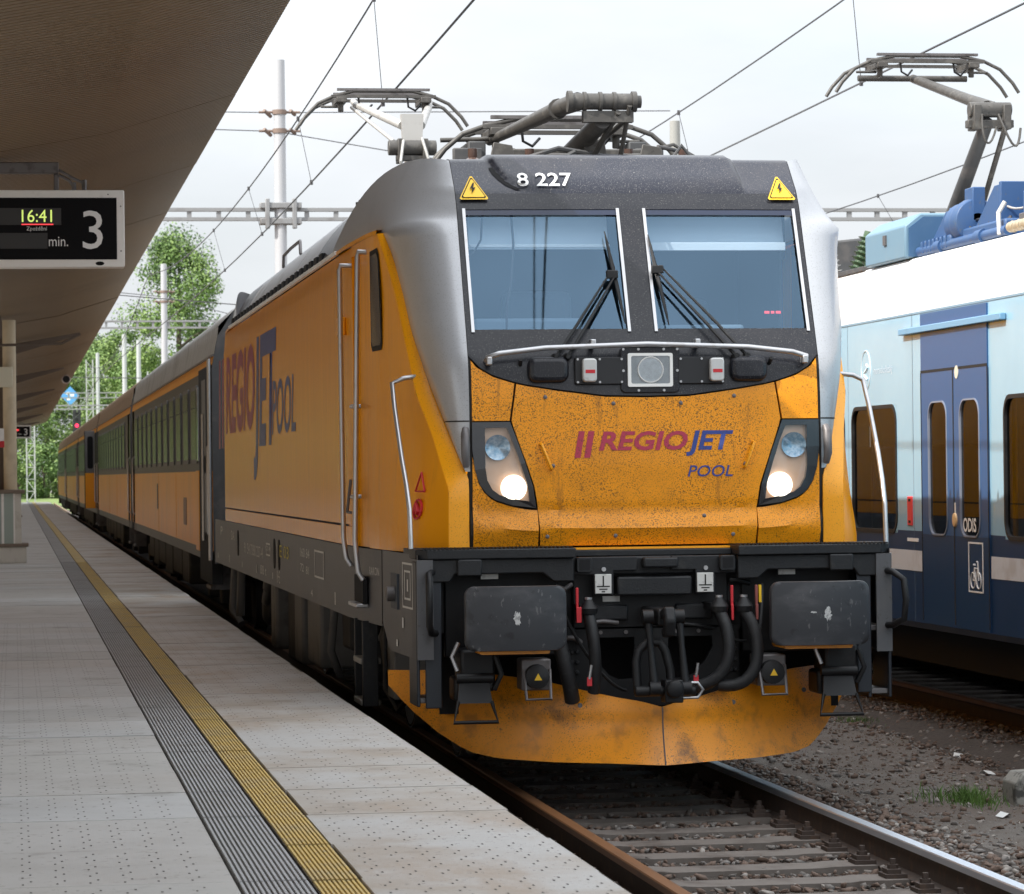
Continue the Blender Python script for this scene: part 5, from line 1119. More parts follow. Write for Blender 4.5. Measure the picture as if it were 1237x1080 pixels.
    for yb in (-9.6, 9.6):
        for dy in (-1.25, 1.25):
            for s in (-1, 1): O('wheel', MB().lathe([(.15, s*.80), (.45, s*.80), (.46, s*.68), (.48, s*.66), (.15, s*.66)], (0, yb+dy, .46), 'x', 24), under, c, smooth=40)
        for s in (-1, 1):
            O('bogie_frame', MB().box(min(s*.95, s*1.1), max(s*.95, s*1.1), yb-1.7, yb+1.7, .55, .72).box(min(s*.95, s*1.2), max(s*.95, s*1.2), yb-1.5, yb-1.0, .32, .62).box(min(s*.95, s*1.2), max(s*.95, s*1.2), yb+1.0, yb+1.5, .32, .62).box(min(s*.95, s*1.2), max(s*.95, s*1.2), yb-.3, yb+.3, .45, .8), under, c, bev=.02)
    for y in (-L2-.5, L2+.5):
        for s in (-1, 1): O('buffer', MB().tube([(s*.875, y-.02*(1 if y > 0 else -1), 1.05), (s*.875, y-.5*(1 if y > 0 else -1), 1.05)], [.2, .11], 14), black, c, smooth=40)
    for k in range(7): O('cover_panel', MB().box(-X-.004, -X, -6.2+k*1.9, -6.18+k*1.9, 1.0, 1.9), coach_or, c) if k in (1, 4) else None
    return c
base_y = 19.2+13.55
c1 = make_coach(True); c1.location = (0, base_y, 0)
tag(c1, 'orange coach with silver ribbed roof coupled directly behind the locomotive', 'railway coach', 'coaches of the orange train')
# dark box standing in for the shade of the open entrance next to the locomotive, vent flaps and numbers on the first coach
O('entrance_shade_box', MB().box(-1.424, -1.30, -12.95, -10.5, .62, 3.14), void, c1)
O('inner_door_leaf', MB().box(-1.430, -1.424, -12.1, -11.3, 1.2, 1.9).box(-1.430, -1.424, -12.0, -11.2, 2.1, 3.0), mat('door_leaf_grey', (.10, .105, .115), .5), c1)
O('entrance_pole', MB().tube([(-1.44, -11.6, 1.1), (-1.44, -11.6, 2.6)], .02, 8).tube([(-1.45, -13.1, .9), (-1.45, -13.1, 3.2)], .022, 8), steel, c1, smooth=60)
O('corner_plate', MB().box(-1.428, -1.40, -11.45, -10.9, 1.0, 3.1) if False else MB().box(-1.432, -1.408, -10.48, -9.75, .95, 1.93), coach_or, c1, bev=.01)
O('corner_window', MB().box(-1.430, -1.40, -10.3, -9.95, 2.05, 2.95), mat('bright_window_glass', (.42, .44, .46), .1), c1)
O('fuel_flap', MB().prism(rrect(-7.2, -6.4, 1.22, 1.58, .08, 3), 0, -1.418, -1.405), mat('flap_brown', (.22, .10, .05), .5), c1)
O('drain_flap', MB().prism(rrect(1.6, 1.9, 1.35, 1.75, .05, 3), 0, -1.418, -1.405), coach_dk, c1)
text('coach_class_number', 'RJ 1', lambda a, b: Vector((-1.4145, -a, b)), 9.7, 10.5, 1.35, 1.62, purple_s, c1)
labs = ['orange coach second in line with a brownish roof behind the first silver-roofed one', 'orange coach with a door standing open, third behind the locomotive', 'distant orange coach beyond the one with the open door', 'last orange coach at the far end of the train']
c2 = make_coach(False)
for k, lb_ in enumerate(labs):
    c = c2 if k == 0 else copy_tree(c2)
    c.location = (0, base_y+27.1*(k+1), 0); tag(c, lb_, 'railway coach', 'coaches of the orange train')
    if k == 1: third = c
# a plug door standing open on the third coach
yd = -12.0
od = O('open_door', MB().use(0).box(-1.70, -1.43, yd-.14, yd-.08, 1.0, 1.98).use(1).box(-1.70, -1.43, yd-.14, yd-.08, 1.98, 3.15), [mat('open_door_orange', (.86, .36, .01), .4), mat('open_door_grey', (.16, .16, .165), .5)], third, bev=.01, label='open orange and grey door leaf standing out from the side')
O('door_window', MB().prism(rrect(-1.64, -1.48, 2.1, 3.0, .06, 3), 1, yd-.146, yd-.14), coach_gl, od)
O('door_edge', MB().box(-1.72, -1.70, yd-.145, yd-.075, 1.0, 3.15), rubber, od)

# ================================================================== BLUE COMMUTER TRAIN
BT = E('commuter_train', (4.75, 6, 0), label='light and navy blue commuter train with a white roof edge on the next track', cat='train')
BX = 1.40                                    # local: side at x=-1.40 -> world 3.35
bl = lambda y: y-6                           # world y -> local
YS, YE = bl(-9), bl(42)
DY0, DY1 = 4.95, 6.74
body = MB()
WIN = [(-6.0, -4.4), (-3.4, -1.8), (.4, 2.0), (3.0, 4.58), (7.52, 8.95), (9.2, 10.8), (13.8, 15.3), (15.7, 17.2), (17.6, 19.1)]; DOORS = [(4.95, 6.74), (11.4, 13.2), (21, 22.8)]
HOLES = sorted([(a, b) for a, b in WIN]+[(a+.17, b-.17) for a, b in DOORS])
for s in (-1, 1):
    body.use(1).grid([[(s*BX, y, z) for y in (YS, YE)] for z in (.655, 1.345)]); body.use(0).grid([[(s*BX, y, z) for y in (YS, YE)] for z in (2.375, 3.085)])
    e = [YS]+[bl(v) for h_ in HOLES for v in h_]+[YE]
    for k in range(0, len(e), 2): body.use(0).grid([[(s*BX, y, z) for y in (e[k], e[k+1])] for z in (1.37, 2.375)]); body.use(1).grid([[(s*BX, y, z) for y in (e[k], e[k+1])] for z in (1.345, 1.37)])
    body.use(2).grid([[(s*(BX+.004 if z < 3.1 else BX-.0), y, z) if z < 3.4 else (s*(BX-.03), y, z) for y in (YS, YE)] for z in (3.085, 3.2, 3.36, 3.46)])
    body.use(2).grid([[(s*(BX-.03), y, 3.46) for y in (YS, YE)], [(s*(BX-.10), y, 3.53) for y in (YS, YE)], [(s*(BX-.25), y, 3.56) for y in (YS, YE)], [(0, y, 3.57) for y in (YS, YE)]])
    body.use(1).grid([[(s*BX, y, .655) for y in (YS, YE)], [(s*(BX-.06), y, .60) for y in (YS, YE)], [(s*(BX-.25), y, .58) for y in (YS, YE)]])
O('car_body', body, [lb, nb, bt_white], BT, smooth=30)
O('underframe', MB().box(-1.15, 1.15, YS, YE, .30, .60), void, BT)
O('roof_edge_joint', MB().box(-BX-.006, -BX+.01, YS, YE, 3.070, 3.086), mat('edge_joint', (.20, .32, .42), .5), BT)
def corner_fill(y0, y1, z0, z1, r, x, m, par, rim):
    """rounded corners of a window opening (four fillets) and its raised rubber rim"""
    mb = MB()
    for cy, cz, sy, sz in ((y0, z0, 1, 1), (y1, z0, -1, 1), (y1, z1, -1, -1), (y0, z1, 1, -1)):
        arc = [(cy+sy*(r-r*math.cos(a)), cz+sz*(r-r*math.sin(a))) for a in np.linspace(0, math.pi/2, 7)]
        mb.add([(x, cy, cz)]+[(x, a, b) for a, b in arc], [(0, k, k+1) for k in range(1, 7)])
    O('window_corner', mb, m, par, fixn=False)
    ou, ii = rrect(y0-rim*.3, y1+rim*.3, z0-rim*.3, z1+rim*.3, r+rim*.3, 6), rrect(y0+rim, y1-rim, z0+rim, z1-rim, r-rim, 6)
    O('window_seal', MB().grid([[(x+.002, a, b) for a, b in ou+ou[:1]], [(x-.007, a, b) for a, b in ou+ou[:1]], [(x-.007, a, b) for a, b in ii+ii[:1]], [(x+.03, a, b) for a, b in ii+ii[:1]]]), rubber if rim > .02 else mat('window_rim', (.22, .25, .32), .4), par, smooth=40)
def door(y0, y1):
    ym = (y0+y1)/2; d = MB(); xs_ = (-BX-.012, -BX+.01)
    d.use(1).box(*xs_, bl(y0), bl(y1), .66, 1.35); d.use(0).box(*xs_, bl(y0), bl(y1), 2.37, 3.06)
    for a, b in ((y0, ym-.43-.255), (ym-.43+.255, ym+.43-.255), (ym+.43+.255, y1)): d.box(*xs_, bl(a), bl(b), 1.35, 2.37)
    dr = O('sliding_door', d, [nb_door, mat('navy_door_low', (.012, .046, .115), .35, coat=.1, spec=.3)], BT)
    O('door_split', MB().box(-BX-.0145, -BX-.011, bl(ym)-.012, bl(ym)+.012, .68, 2.60), seam, dr)
    O('door_head_gap', MB().box(-BX-.0145, -BX-.011, bl(y0), bl(y1), 2.60, 2.62), seam, dr)
    for y in (y0, y1): O('door_side_gap', MB().box(-BX-.0145, -BX-.011, bl(y)-.008, bl(y)+.008, .68, 2.60), seam, dr)
    for a in (-1, 1):
        yc = ym+a*.43
        corner_fill(bl(yc)-.257, bl(yc)+.257, 1.348, 2.372, .13, -BX-.0122, nb_door, dr, .009)
        O('door_window', MB().box(-BX-.004, -BX-.001, bl(yc)-.256, bl(yc)+.256, 1.349, 2.371), bt_glass, dr)
    O('door_rail', MB().box(-BX-.05, -BX-.004, bl(y0)-.46, bl(y1)+.52, 2.915, 2.965), mat('rail_blue', (.16, .33, .50), .4), BT, bev=.006)
    return dr
dA_ = door(DY0, DY1); door(11.4, 13.2); door(21, 22.8)
bs = lambda a, b: Vector((-BX-.0215, bl(-a), b))
bt_ = lambda a, b: Vector((-BX-.0135, bl(-a), b))
text('lettering', 'ODIS', bs, -5.58, -5.24, 1.385, 1.49, white, dA_, .02)
O('bicycle_sign_frame', MB().box(-BX-.0145, -BX-.0125, bl(5.10), bl(5.48), 1.30, 1.312).box(-BX-.0145, -BX-.0125, bl(5.10), bl(5.48), .94, .952).box(-BX-.0145, -BX-.0125, bl(5.10), bl(5.12), .952, 1.30).box(-BX-.0145, -BX-.0125, bl(5.46), bl(5.48), .952, 1.30), white, dA_)
ring = lambda yc, zc, r: [(-BX-.0145, bl(yc)+r*1.0*math.cos(a), zc+r*math.sin(a)) for a in np.linspace(0, 6.283, 20)]
bk = MB().tube(ring(5.36, 1.03, .058), .006, 5).tube(ring(5.21, 1.03, .058), .006, 5)
f_ = lambda y, z: (-BX-.0145, bl(y), z)
bk.tube([f_(5.36, 1.03), f_(5.32, 1.12), f_(5.23, 1.12), f_(5.21, 1.03)], .006, 5).tube([f_(5.32, 1.12), f_(5.285, 1.03), f_(5.23, 1.12)], .006, 5).tube([f_(5.36, 1.03), f_(5.285, 1.03)], .006, 5).tube([f_(5.34, 1.145), f_(5.30, 1.145)], .008, 5).tube([f_(5.21, 1.03), f_(5.235, 1.17), f_(5.26, 1.17)], .006, 5)
O('bicycle_symbol', bk, white, dA_)
O('door_button', MB().lathe([(.055, 0), (.05, -.012), (.03, -.016)], (-BX-.012, bl(5.82), 1.47), 'x', 18), mat('button_ring', (.75, .5, .25), .4), dA_)
O('door_sticker', MB().box(-BX-.0145, -BX-.0125, bl(5.80), bl(5.84), 1.52, 1.60), white, dA_)
O('door_badge', MB().lathe([(.05, 0), (.05, -.004)], (-BX-.012, bl(5.74), 2.58), 'x', 18), mat('badge_cream', (.6, .58, .5), .5), dA_)
for y0, y1 in WIN:
    w_ = O('window', MB().box(-BX+.012, -BX+.016, bl(y0), bl(y1), 1.346, 2.374), bt_glass, BT)
    corner_fill(bl(y0), bl(y1), 1.346, 2.374, .14, -BX-.0005, lb, w_, .024)
for y in (7.02, 9.07, 11.1, 13.5): O('panel_joint', MB().box(-BX-.0012, -BX+.002, bl(y)-.004, bl(y)+.004, .66, 3.07), mat('joint_grey', (.10, .15, .20), .7), BT)
# interior
O('saloon', MB().box(-1.30, 1.30, YS, YE, .98, 1.0).box(-1.30, 1.30, YS, YE, 2.75, 2.78).box(1.30, 1.32, YS, YE, 1.0, 1.5).box(1.30, 1.32, YS, YE, 2.35, 2.75).box(-1.2, 1.3, bl(9.02), bl(9.1), 1.0, 2.75), mat('saloon_lining', (.46, .46, .47), .6), BT)
st_ = mat('seat_blue', (.03, .07, .22), .8); po = mat('pole_yellow', (.75, .40, .04), .4)
for y in (2.2, 3.0, 3.8, 4.5, 7.3, 8.1, 8.8, 9.7, 10.5):
    for x in (-1.0, .95): O('seat', MB().box(x-.25, x+.25, bl(y), bl(y)+.12, 1.35, 2.05).box(x-.25, x+.25, bl(y)-.42, bl(y), 1.33, 1.45), st_, BT, bev=.03)
for y, x in ((5.25, -.75), (6.45, -.75), (5.85, .5), (8.4, -.6), (3.9, -.6)): O('grab_pole', MB().tube([(x, bl(y), 1.0), (x, bl(y), 2.75)], .022, 8), po, BT, smooth=60)
O('grab_pole', MB().tube([(-.8, bl(5.0), 1.2), (-.75, bl(5.55), 2.0)], .022, 8), po, BT, smooth=60)
for y0, y1 in ((-8.9, 4.93), (6.80, 11.35), (13.25, 20.9)):
    O('grey_stripe', MB().box(-BX-.003, -BX+.01, bl(y0), bl(y1), 1.055, 1.215), bt_grey, BT)
rb = O('red_handle_plate', MB().box(-BX-.008, -BX+.01, bl(7.06), bl(7.20), 1.41, 1.64), mat('bright_red', (.75, .05, .06), .4), BT, bev=.004)
O('handle_slots', MB().box(-BX-.010, -BX-.0075, bl(7.10), bl(7.16), 1.60, 1.62).box(-BX-.010, -BX-.0075, bl(7.10), bl(7.16), 1.43, 1.45), seam, rb)
O('small_plate', MB().box(-BX-.004, -BX+.01, bl(6.9), bl(7.22), 1.285, 1.312), white, BT)
O('oval_logo', MB().tube([(-BX-.001, bl(8.46)+.15*math.cos(a), 2.68+.16*math.sin(a)) for a in np.linspace(0, 6.283, 24)], .006, 5).tube([(-BX-.001, bl(8.46)+.045*math.sin(a*2.0)*1.2, 2.62+.035*a) for a in np.linspace(-.6, 3.0, 12)], .012, 5), mat('logo_white', (.60, .70, .76), .5), BT, smooth=60)
text('lettering', 'moravskoslezský', lambda a, b: Vector((-BX-.002, bl(-a), b)), -8.2, -7.62, 2.62, 2.70, mat('pale_print', (.55, .66, .74), .5), BT)
# interior rails seen in the glass
# roof equipment
eq = lambda nm, x0, x1, y0, y1, z0, z1, m, bv=.02: O(nm, MB().box(x0-4.75, x1-4.75, bl(y0), bl(y1), z0, z1), m, BT, bev=bv)
O('equipment_hood', MB().prism([(3.39-4.75, 3.54), (3.39-4.75, 3.80), (3.52-4.75, 3.90), (5.2-4.75, 3.90), (5.9-4.75, 3.75), (5.9-4.75, 3.54)], 1, bl(7.35), bl(8.6)), eq_sunlit, BT, bev=.015)
O('hood_shaded_front', MB().prism([(3.42-4.75, 3.55), (3.42-4.75, 3.78), (3.54-4.75, 3.87), (5.15-4.75, 3.87), (5.85-4.75, 3.72), (5.85-4.75, 3.55)], 1, bl(7.325), bl(7.35)), mat('equipment_shaded_blue', (.040, .105, .21), .5, dirt=[(3, .5, .2, (.06, .13, .23), .6, 6)]), BT)  # thin front plate in darker blue, painting the hood's end as out of the sun
O('hood_latch', MB().box(3.375-4.75, 3.39-4.75, bl(7.9), bl(7.98), 3.68, 3.76), steel_dk, BT)
O('resistor_case', MB().prism([(3.5-4.75, 3.56), (3.5-4.75, 3.88), (4.2-4.75, 3.95), (5.6-4.75, 3.95), (5.9-4.75, 3.8), (5.9-4.75, 3.56)], 1, bl(10.3), bl(13.4)), eq_dark, BT, bev=.02)
eq('case_louvre', 3.49, 3.52, 10.5, 12.8, 3.66, 3.84, void, .004)
for k, (x, y, tilt, m, z1) in enumerate(((3.47, 9.95, -.28, pan_light, 3.86), (3.52, 9.45, .35, ins_gr, 3.88), (3.50, 8.95, .42, ins_gr, 3.84))):
    q = MB().lathe(ins(None, .085, 0, .36, 8)+[(.05, .37), (.05, .40)], (0, 0, 0), 'z', 16)
    o = O('roof_insulator', q, m, BT, smooth=60); o.location = (x-4.75, bl(y), 3.52); o.rotation_euler = (0, tilt, 0)
eq('insulator_bracket', 3.42, 4.2, 8.8, 10.2, 3.53, 3.565, eq_dark, .004)
eq('blower_plinth', 3.47, 3.95, 6.35, 7.2, 3.55, 3.66, eq_blue); eq('blower_plinth', 3.50, 3.9, 5.0, 6.1, 3.55, 3.68, eq_blue)
O('blower_scroll', MB().lathe([(.06, -.02), (.17, 0), (.18, .10), (.17, .20), (.06, .22)], (3.62-4.75, bl(6.1), 3.74), 'y', 22).lathe([(.06, .2), (.16, .22), (.165, .36), (.06, .38)], (3.62-4.75, bl(6.1), 3.74), 'y', 22).box(3.58-4.75, 3.68-4.75, bl(6.08), bl(6.3), 3.74, 4.0), eq_blue, BT, bev=.008)
O('gusset_frame', MB().prism([(bl(7.15), 3.64), (bl(6.62), 3.64), (bl(6.62), 3.86), (bl(6.72), 3.86)], 0, 3.55-4.75, 3.60-4.75).box(3.55-4.75, 3.85-4.75, bl(6.58), bl(6.62), 3.62, 3.88), eq_blue, BT, bev=.005)
O('gusset_frame', MB().prism([(bl(5.95), 3.66), (bl(5.3), 3.66), (bl(5.3), 3.95), (bl(5.42), 3.95)], 0, 3.55-4.75, 3.62-4.75).box(3.55-4.75, 3.85-4.75, bl(5.25), bl(5.3), 3.66, 3.97), eq_blue, BT, bev=.005)
O('cooling_pipe', MB().tube([(3.95-4.75, bl(6.6), 3.70), (3.95-4.75, bl(6.5), 3.80), (3.98-4.75, bl(6.2), 3.86), (3.98-4.75, bl(5.6), 3.89), (3.95-4.75, bl(4.9), 4.0), (3.92-4.75, bl(4.2), 4.02), (3.92-4.75, bl(2), 4.02)], .085, 14), eq_blue, BT, smooth=60)
O('pipe_stand', MB().box(3.88-4.75, 4.02-4.75, bl(4.85), bl(4.95), 3.56, 3.95).box(3.88-4.75, 4.02-4.75, bl(6.35), bl(6.5), 3.56, 3.82), eq_blue, BT, bev=.008)
eq('converter_box', 3.62, 4.6, 4.2, 4.95, 3.56, 3.88, eq_blue); eq('converter_box', 3.6, 4.6, 1.5, 4.0, 3.56, 3.86, eq_blue)
O('drain_pipe', MB().tube([(3.50-4.75, bl(7.3), 3.585), (3.50-4.75, bl(4.9), 3.585)], .04, 10).lathe([(.055, 0), (.055, .16)], (3.50-4.75, bl(5.5), 3.585), 'y', 14).lathe([(.055, 0), (.055, .16)], (3.50-4.75, bl(6.6), 3.585), 'y', 14), eq_blue, BT, smooth=50)
O('cable_loom', MB().tube([(3.52-4.75, bl(5.05), 3.80), (3.47-4.75, bl(5.05), 3.72), (3.46-4.75, bl(5.0), 3.56)], .018, 8), white_dirty, BT, smooth=60)
for k in range(6): O('pipe_fitting', MB().lathe([(.03, 0), (.045, .03), (.03, .07), (.04, .10)], (3.50-4.75, bl(4.75-.16*k), 3.60), 'y', 10), mat('brass_fitting', (.45, .38, .27), .5, .3), BT, smooth=50)
O('roof_walkway', MB().box(4.2-4.75, 5.4-4.75, bl(3), bl(6), 4.10, 4.14).box(4.25-4.75, 4.3-4.75, bl(5.8), bl(5.9), 3.57, 4.1).box(4.25-4.75, 4.3-4.75, bl(3.4), bl(3.5), 3.57, 4.1), steel_dk, BT)
qb = random.Random(9)
for k in range(7): O('stiffening_rib', MB().box(3.462-4.75, 3.475-4.75, bl(6.42+.11*k), bl(6.44+.11*k), 3.56, 3.655), eq_blue, BT)
for k in range(9): O('flange_bolt', MB().lathe([(.012, 0), (.012, .02)], (3.56-4.75+.03*(k % 2), bl(5.05+.13*k), 3.68), 'z', 8), steel_dk, BT)
for k, (y0, y1, z) in enumerate(((6.9, 6.3, 3.72), (6.2, 5.4, 3.71), (5.5, 4.9, 3.76), (6.9, 5.9, 3.80))):
    O('roof_cable', MB().tube([bez([(3.60-4.75+.04*k, bl(y0), z), (3.56-4.75, bl(y0-.2), z+.12), (3.58-4.75, bl(y1+.2), z-.10), (3.62-4.75+.05*k, bl(y1), z+.04)], t) for t in np.linspace(0, 1, 10)], .010, 6), rubber if k % 2 else pan_light, BT, smooth=60)
O('fan_housing', MB().lathe([(.02, -.02), (.15, 0), (.16, .02), (.16, .16), (.19, .17), (.19, .20)], (4.05-4.75, bl(6.9), 3.66), 'z', 22), eq_blue, BT, smooth=40)
O('valve_block', MB().box(3.56-4.75, 3.70-4.75, bl(4.55), bl(4.85), 3.60, 3.70).lathe([(.03, 3.70), (.03, 3.76), (.045, 3.77), (.045, 3.79)], (3.63-4.75, bl(4.7), 0), 'z', 12), steel_dk, BT, bev=.008)
O('vent_grille', MB().prism([(3.60-4.75, 3.58), (3.60-4.75, 3.80), (3.78-4.75, 3.93), (4.4-4.75, 3.93), (4.4-4.75, 3.58)], 1, bl(5.55), bl(5.75)), eq_blue, BT, bev=.008)
# raised pantograph of the blue train
pb = E('raised_pantograph'); pb.parent = BT
pan_base(pb, (.05, bl(10.9), 3.95), ins_gr)
kn = (.15, bl(10.0), 5.02)
O('lower_arm', MB().tube([(.12, bl(11.4), 3.98), (.14, bl(10.05), 4.92)], [.072, .06], 14), eq_dark, pb, smooth=60)
O('coupling_rod', MB().tube([(.34, bl(11.2), 3.98), (.27, bl(9.95), 4.84)], .026, 8), pan_grey, pb, smooth=60)
O('knee_joint', MB().lathe([(.068, -.19), (.068, .19)], kn, 'x', 18).box(-.02, .05, bl(9.9), bl(10.12), 4.84, 5.06).box(.25, .32, bl(9.9), bl(10.12), 4.84, 5.06).box(-.06, .36, bl(9.96), bl(10.06), 4.86, 4.93), pan_grey, pb, bev=.008)
O('upper_arm', MB().tube([(.13, bl(10.02), 5.05), (-.02, bl(11.9), 5.52)], [.055, .04], 12).tube([(-.55, bl(11.9), 5.52), (.5, bl(11.9), 5.52)], .03, 10), pan_grey, pb, smooth=60)
O('guide_rod', MB().tube([(.2, bl(10.02), 5.08), (.12, bl(11.9), 5.48)], .016, 8), pan_grey, pb, smooth=60)
O('shunt_cable', MB().tube([bez([(.2, bl(9.9), 4.97), (.26, bl(9.75), 4.70), (.36, bl(9.85), 4.55), (.40, bl(9.9), 4.85)], t) for t in np.linspace(0, 1, 10)], .011, 6).tube([bez([(.05, bl(9.9), 4.97), (.0, bl(9.75), 4.7), (.1, bl(9.85), 4.6), (.18, bl(9.9), 4.86)], t) for t in np.linspace(0, 1, 10)], .010, 6), pan_grey, pb, smooth=60)
pan_head(pb, (.07, bl(11.9), 5.70), .88, pan_grey, drop=.33)

# ================================================================== CANOPY
CAN = E('platform_canopy', (-3.8, 70, PZ), label='brown corrugated platform canopy sloping up to its edge over the platform', cat='canopy')
def canz(x): return I_(x, [-9.6, -7.6, -5.9, -3.8, -2.9, -1.88], [4.95, 4.72, 4.50, 4.42, 4.58, 4.90])
SPAN = 6.0; pitch = .125
def sheet_mesh():
    mb = MB(); n = int(SPAN/pitch)*6; rows = []
    for k in range(int(SPAN/pitch)):
        for d, h in ((.004, .0), (.080, 0.), (.088, .055), (.112, .055), (.121, 0.)):
            rows.append([(x+3.8, k*pitch+d, canz(x)+h-PZ) for x in (-9.6, -7.6, -6.7, -5.9, -5.2, -4.5, -3.8, -3.4, -2.9, -2.4, -1.88)])
    mb.grid(rows)
    return mesh_of(mb, 'roof_sheet', canopy_m)
sm = sheet_mesh(); y = -40.
while y < 160:
    link('roof_sheet', sm, CAN, (0, y-70+rnd.uniform(-.01, .01), rnd.uniform(-.006, .006))); y += SPAN+.004
O('roof_covering', MB().grid([[(x+3.8, y-70, canz(x)-PZ+.075) for x in (-9.6, -7.6, -5.9, -3.8, -2.9, -1.9)] for y in (-40, 164)]).grid([[(-1.9+3.8, y-70, z-PZ) for z in (4.94, 4.985)] for y in (-40, 164)]), canopy_beam, CAN)
O('rounded_end', MB().grid([[(x+3.8, 164-70+2.6*math.sqrt(max(0, 1-((x+5.7)/3.95)**2))*t, canz(x)-PZ+.01) for x in np.linspace(-9.5, -1.9, 12)] for t in np.linspace(0, 1, 4)]), canopy_m, CAN)
for k in range(10):
    yy = -35+20.*k+ (0 if k else 0)
    b = O('cross_beam', MB().prism([(-9.4+3.8, 4.80-PZ), (-9.4+3.8, 4.84-PZ), (-7.6+3.8, 4.66-PZ), (-5.9+3.8, 4.44-PZ), (-3.8+3.8, 4.36-PZ), (-2.4+3.8, 4.60-PZ), (-2.4+3.8, 4.56-PZ), (-3.6+3.8, 4.20-PZ), (-5.9+3.8, 4.22-PZ)], 1, yy-70-.08, yy-70+.08), canopy_beam, CAN, bev=.01) if yy >= 30 else None
def column(yy):
    q = O('column', MB().lathe([(.105, 0), (.105, 3.85)], (.085, yy-70, 0), 'z', 20), col_beige, CAN, smooth=40)
    O('column_back', MB().box(-.12, .0, yy-70+.12, yy-70+.34, 0, 3.85), canopy_beam, q)
    for x in (-4.6,): pass
    # glazed plinth box round the foot
    bx = O('plinth', MB().box(-.95, .33, yy-70-.30, yy-70+.5, 0, .26), conc_white, CAN, bev=.012)
    O('plinth_ledge', MB().box(-.98, .36, yy-70-.33, yy-70+.53, .26, .31), mat('ledge_brown', (.20, .155, .12), .7), bx, bev=.006)
    O('plinth_glazing', MB().box(-.90, .14, yy-70-.26, yy-70+.44, .31, 1.10), glass_pl, bx)
    O('plinth_tiles', MB().box(.15, .25, yy-70-.27, yy-70+.45, .31, 1.10), conc_white, bx)
    O('plinth_mullion', MB().box(-.06, -.02, yy-70-.265, yy-70-.255, .31, 1.10).box(.125, .15, yy-70-.265, yy-70-.255, .31, 1.10), alu, bx)
    O('plinth_cap', MB().box(-.97, .31, yy-70-.32, yy-70+.52, 1.10, 1.16), mat('ledge_brown', (.20, .155, .12), .7), bx, bev=.01)
    return q
for yy in (35, 75, 115): column(yy)
for yy in (-5, 15, 35, 55, 75, 95, 115): O('far_column', MB().lathe([(.12, 0), (.12, 3.9)], (-4.2, yy-70, 0), 'z', 16), col_beige, CAN, smooth=40)
O('conduit', MB().tube([(-.05, 34.6-70, 3.55), (-.05, 34.6-70, 3.9)], .02, 6).tube([(-.6, 34.4-70, 3.42), (.9, 34.4-70, 3.45), (1.2, 34.4-70, 3.60)], .022, 6), canopy_beam, CAN)
lx = E('light_box', (-3.74, 34.85, 3.3), label='cream rectangular lamp box fixed to the top of the near column', cat='lamp')
O('lamp_body', MB().box(-.22, .075, -.16, -.02, 0, .32), lightbox, lx, bev=.01); O('lamp_mount', MB().box(-.1, .06, -.03, .06, .05, .28), steel_dk, lx)
wl = E('red_notice', (-3.86, 34.9, 2.35), label='small white and red notice at the left edge beside the column', cat='notice')
O('notice_board', MB().box(-.12, .055, -.16, -.14, 0, .30), white, wl); O('notice_stripe', MB().box(-.12, .055, -.162, -.16, 0, .10), red, wl); O('notice_fixing', MB().box(-.04, .02, -.14, .0, .1, .16), steel_dk, wl)
# round camera housing under the canopy edge
cc_ = E('surveillance_camera', (-2.15, 78, 4.48), label='small round camera housing hanging under the canopy edge', cat='camera')
O('camera_housing', MB().lathe([(.12, -.22), (.13, .0), (.13, .2)], (0, 0, .2), 'y', 20), mat('housing_pinkish', (.42, .34, .32), .5), cc_, smooth=40)
O('camera_lens', MB().lathe([(.10, -.225), (.10, -.215)], (0, 0, .2), 'y', 20), void, cc_); O('camera_hanger', MB().tube([(0, 0, .3), (0, 0, .62)], .02, 8), steel_dk, cc_)
